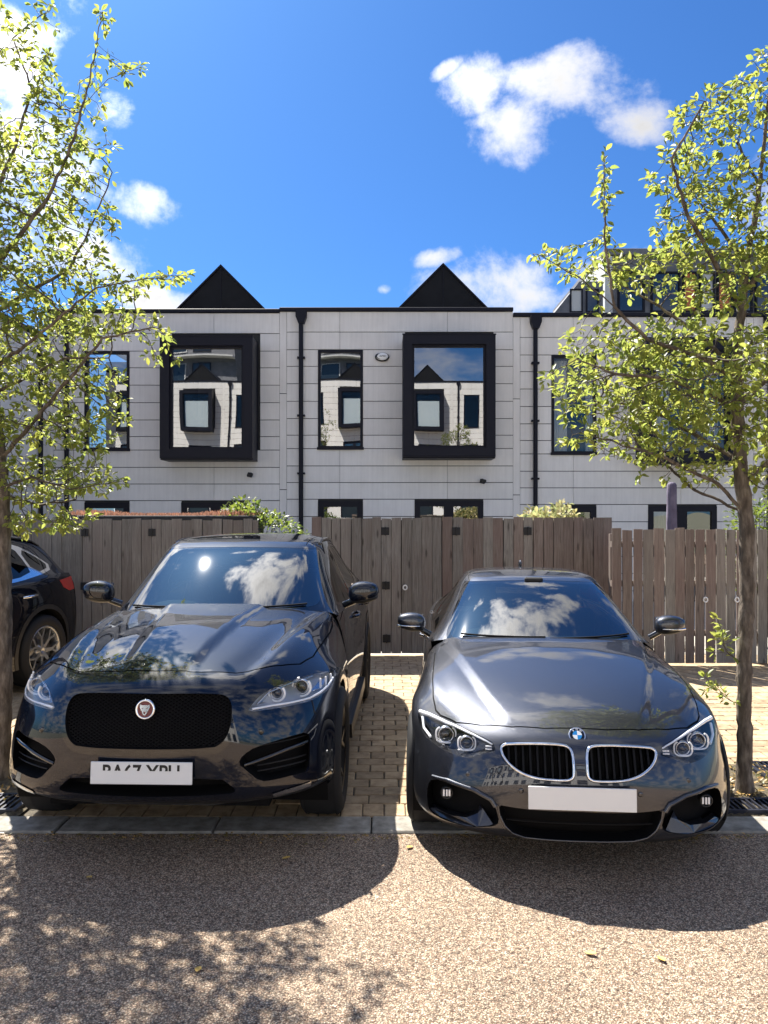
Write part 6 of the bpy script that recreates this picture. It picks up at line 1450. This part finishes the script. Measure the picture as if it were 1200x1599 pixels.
def litter():
    rr = random.Random(5)
    spots = [(645, 1323, 'pale dry leaf on the gravel between the two cars'), (1027, 1495, 'orange dry leaf on the sunlit gravel at lower right'), (313, 1511, 'yellow dry leaf in the dappled tree shade at lower left'), (440, 1343, 'small dry leaf in the shadow in front of the SUV'), (913, 1490, 'small dry leaf left of the orange leaf at lower right'), (135, 1371, 'small dry leaf near the left edge in the tree shade')]
    for px, py, lab in spots:
        D = 1.85*1201/(py-800); vs = leaf_verts(Vector((0, 0, .006)), Vector((rr.gauss(0, 1), rr.gauss(0, 1), .05)), Vector((0, 0, 1)), .05, .028, .12, -.1)
        prop(obj('fallen_leaf', [tuple(v) for v in vs], LEAF_F, 'leaf_yellow', loc=((px-600)*D/1201, D, 0)), lab, 'fallen leaf', 'dry leaves on the gravel')
    # scraps of leaf and weed on the soil round the trees
    V = []; F = []
    for a, b, c, e in PITS:
        for _ in range(420):
            p = Vector((rr.uniform(a, b), rr.uniform(c+.2, e), .022)); d = Vector((rr.gauss(0, 1), rr.gauss(0, 1), rr.uniform(0, .7))); L = rr.uniform(.02, .05)
            vs = leaf_verts(p, d, Vector((rr.gauss(0, .3), rr.gauss(0, .3), 1)), L, L*.5, .2, .1); o = len(V); V += [tuple(q) for q in vs]; F += [tuple(i+o for i in f) for f in LEAF_F]
    leaf_mat('litter_leaf', (.10,.10,.03), (.35,.28,.13), (.3,.28,.08), .25)
    obj('leaf_litter', V, F, 'litter_leaf', None, True, kind='stuff')
litter()
def kerb_grit():
    rr = random.Random(31); V = []; F = []
    for _ in range(700):
        x = rr.uniform(-4.5, 4.5); y = 4.42-abs(rr.gauss(0, .05)); h = rr.uniform(.003, .008); r = rr.uniform(.003, .010)
        if rr.random() < .25:
            vs = leaf_verts(Vector((x, y, .004)), Vector((rr.gauss(0, 1), rr.gauss(0, 1), .1)), Vector((0, 0, 1)), rr.uniform(.02, .04), .014, .15, 0); o = len(V); V += [tuple(q) for q in vs]; F += [tuple(i+o for i in f) for f in LEAF_F]
        else:
            o = len(V); V += [(x-r, y-r*.6, 0), (x+r, y-r, 0), (x+r*.7, y+r, 0), (x-r*.8, y+r*.7, 0), (x, y, h)]; F += [(o, o+1, o+4), (o+1, o+2, o+4), (o+2, o+3, o+4), (o+3, o, o+4)]
    obj('kerb_litter', V, F, 'litter_leaf', None, kind='stuff')
kerb_grit()
# ---------------------------------------------------------------- the three cars
make_suv('parked_suv', 'glossy blue black SUV with mesh grille and round cat badge, parked at the left', (-1.228, 3.93, 0), D2R(-1.8))
make_coupe('parked_coupe', 'dark grey metallic coupe with twin chrome kidney grilles, parked at the right', (.972, 3.80, 0), D2R(-4.9))
make_suv('parked_suv', 'dark SUV at the far left edge showing its red tail light and rear wheel', (-5.22, 4.62, 0), D2R(-11), 'third_paint', front=False)
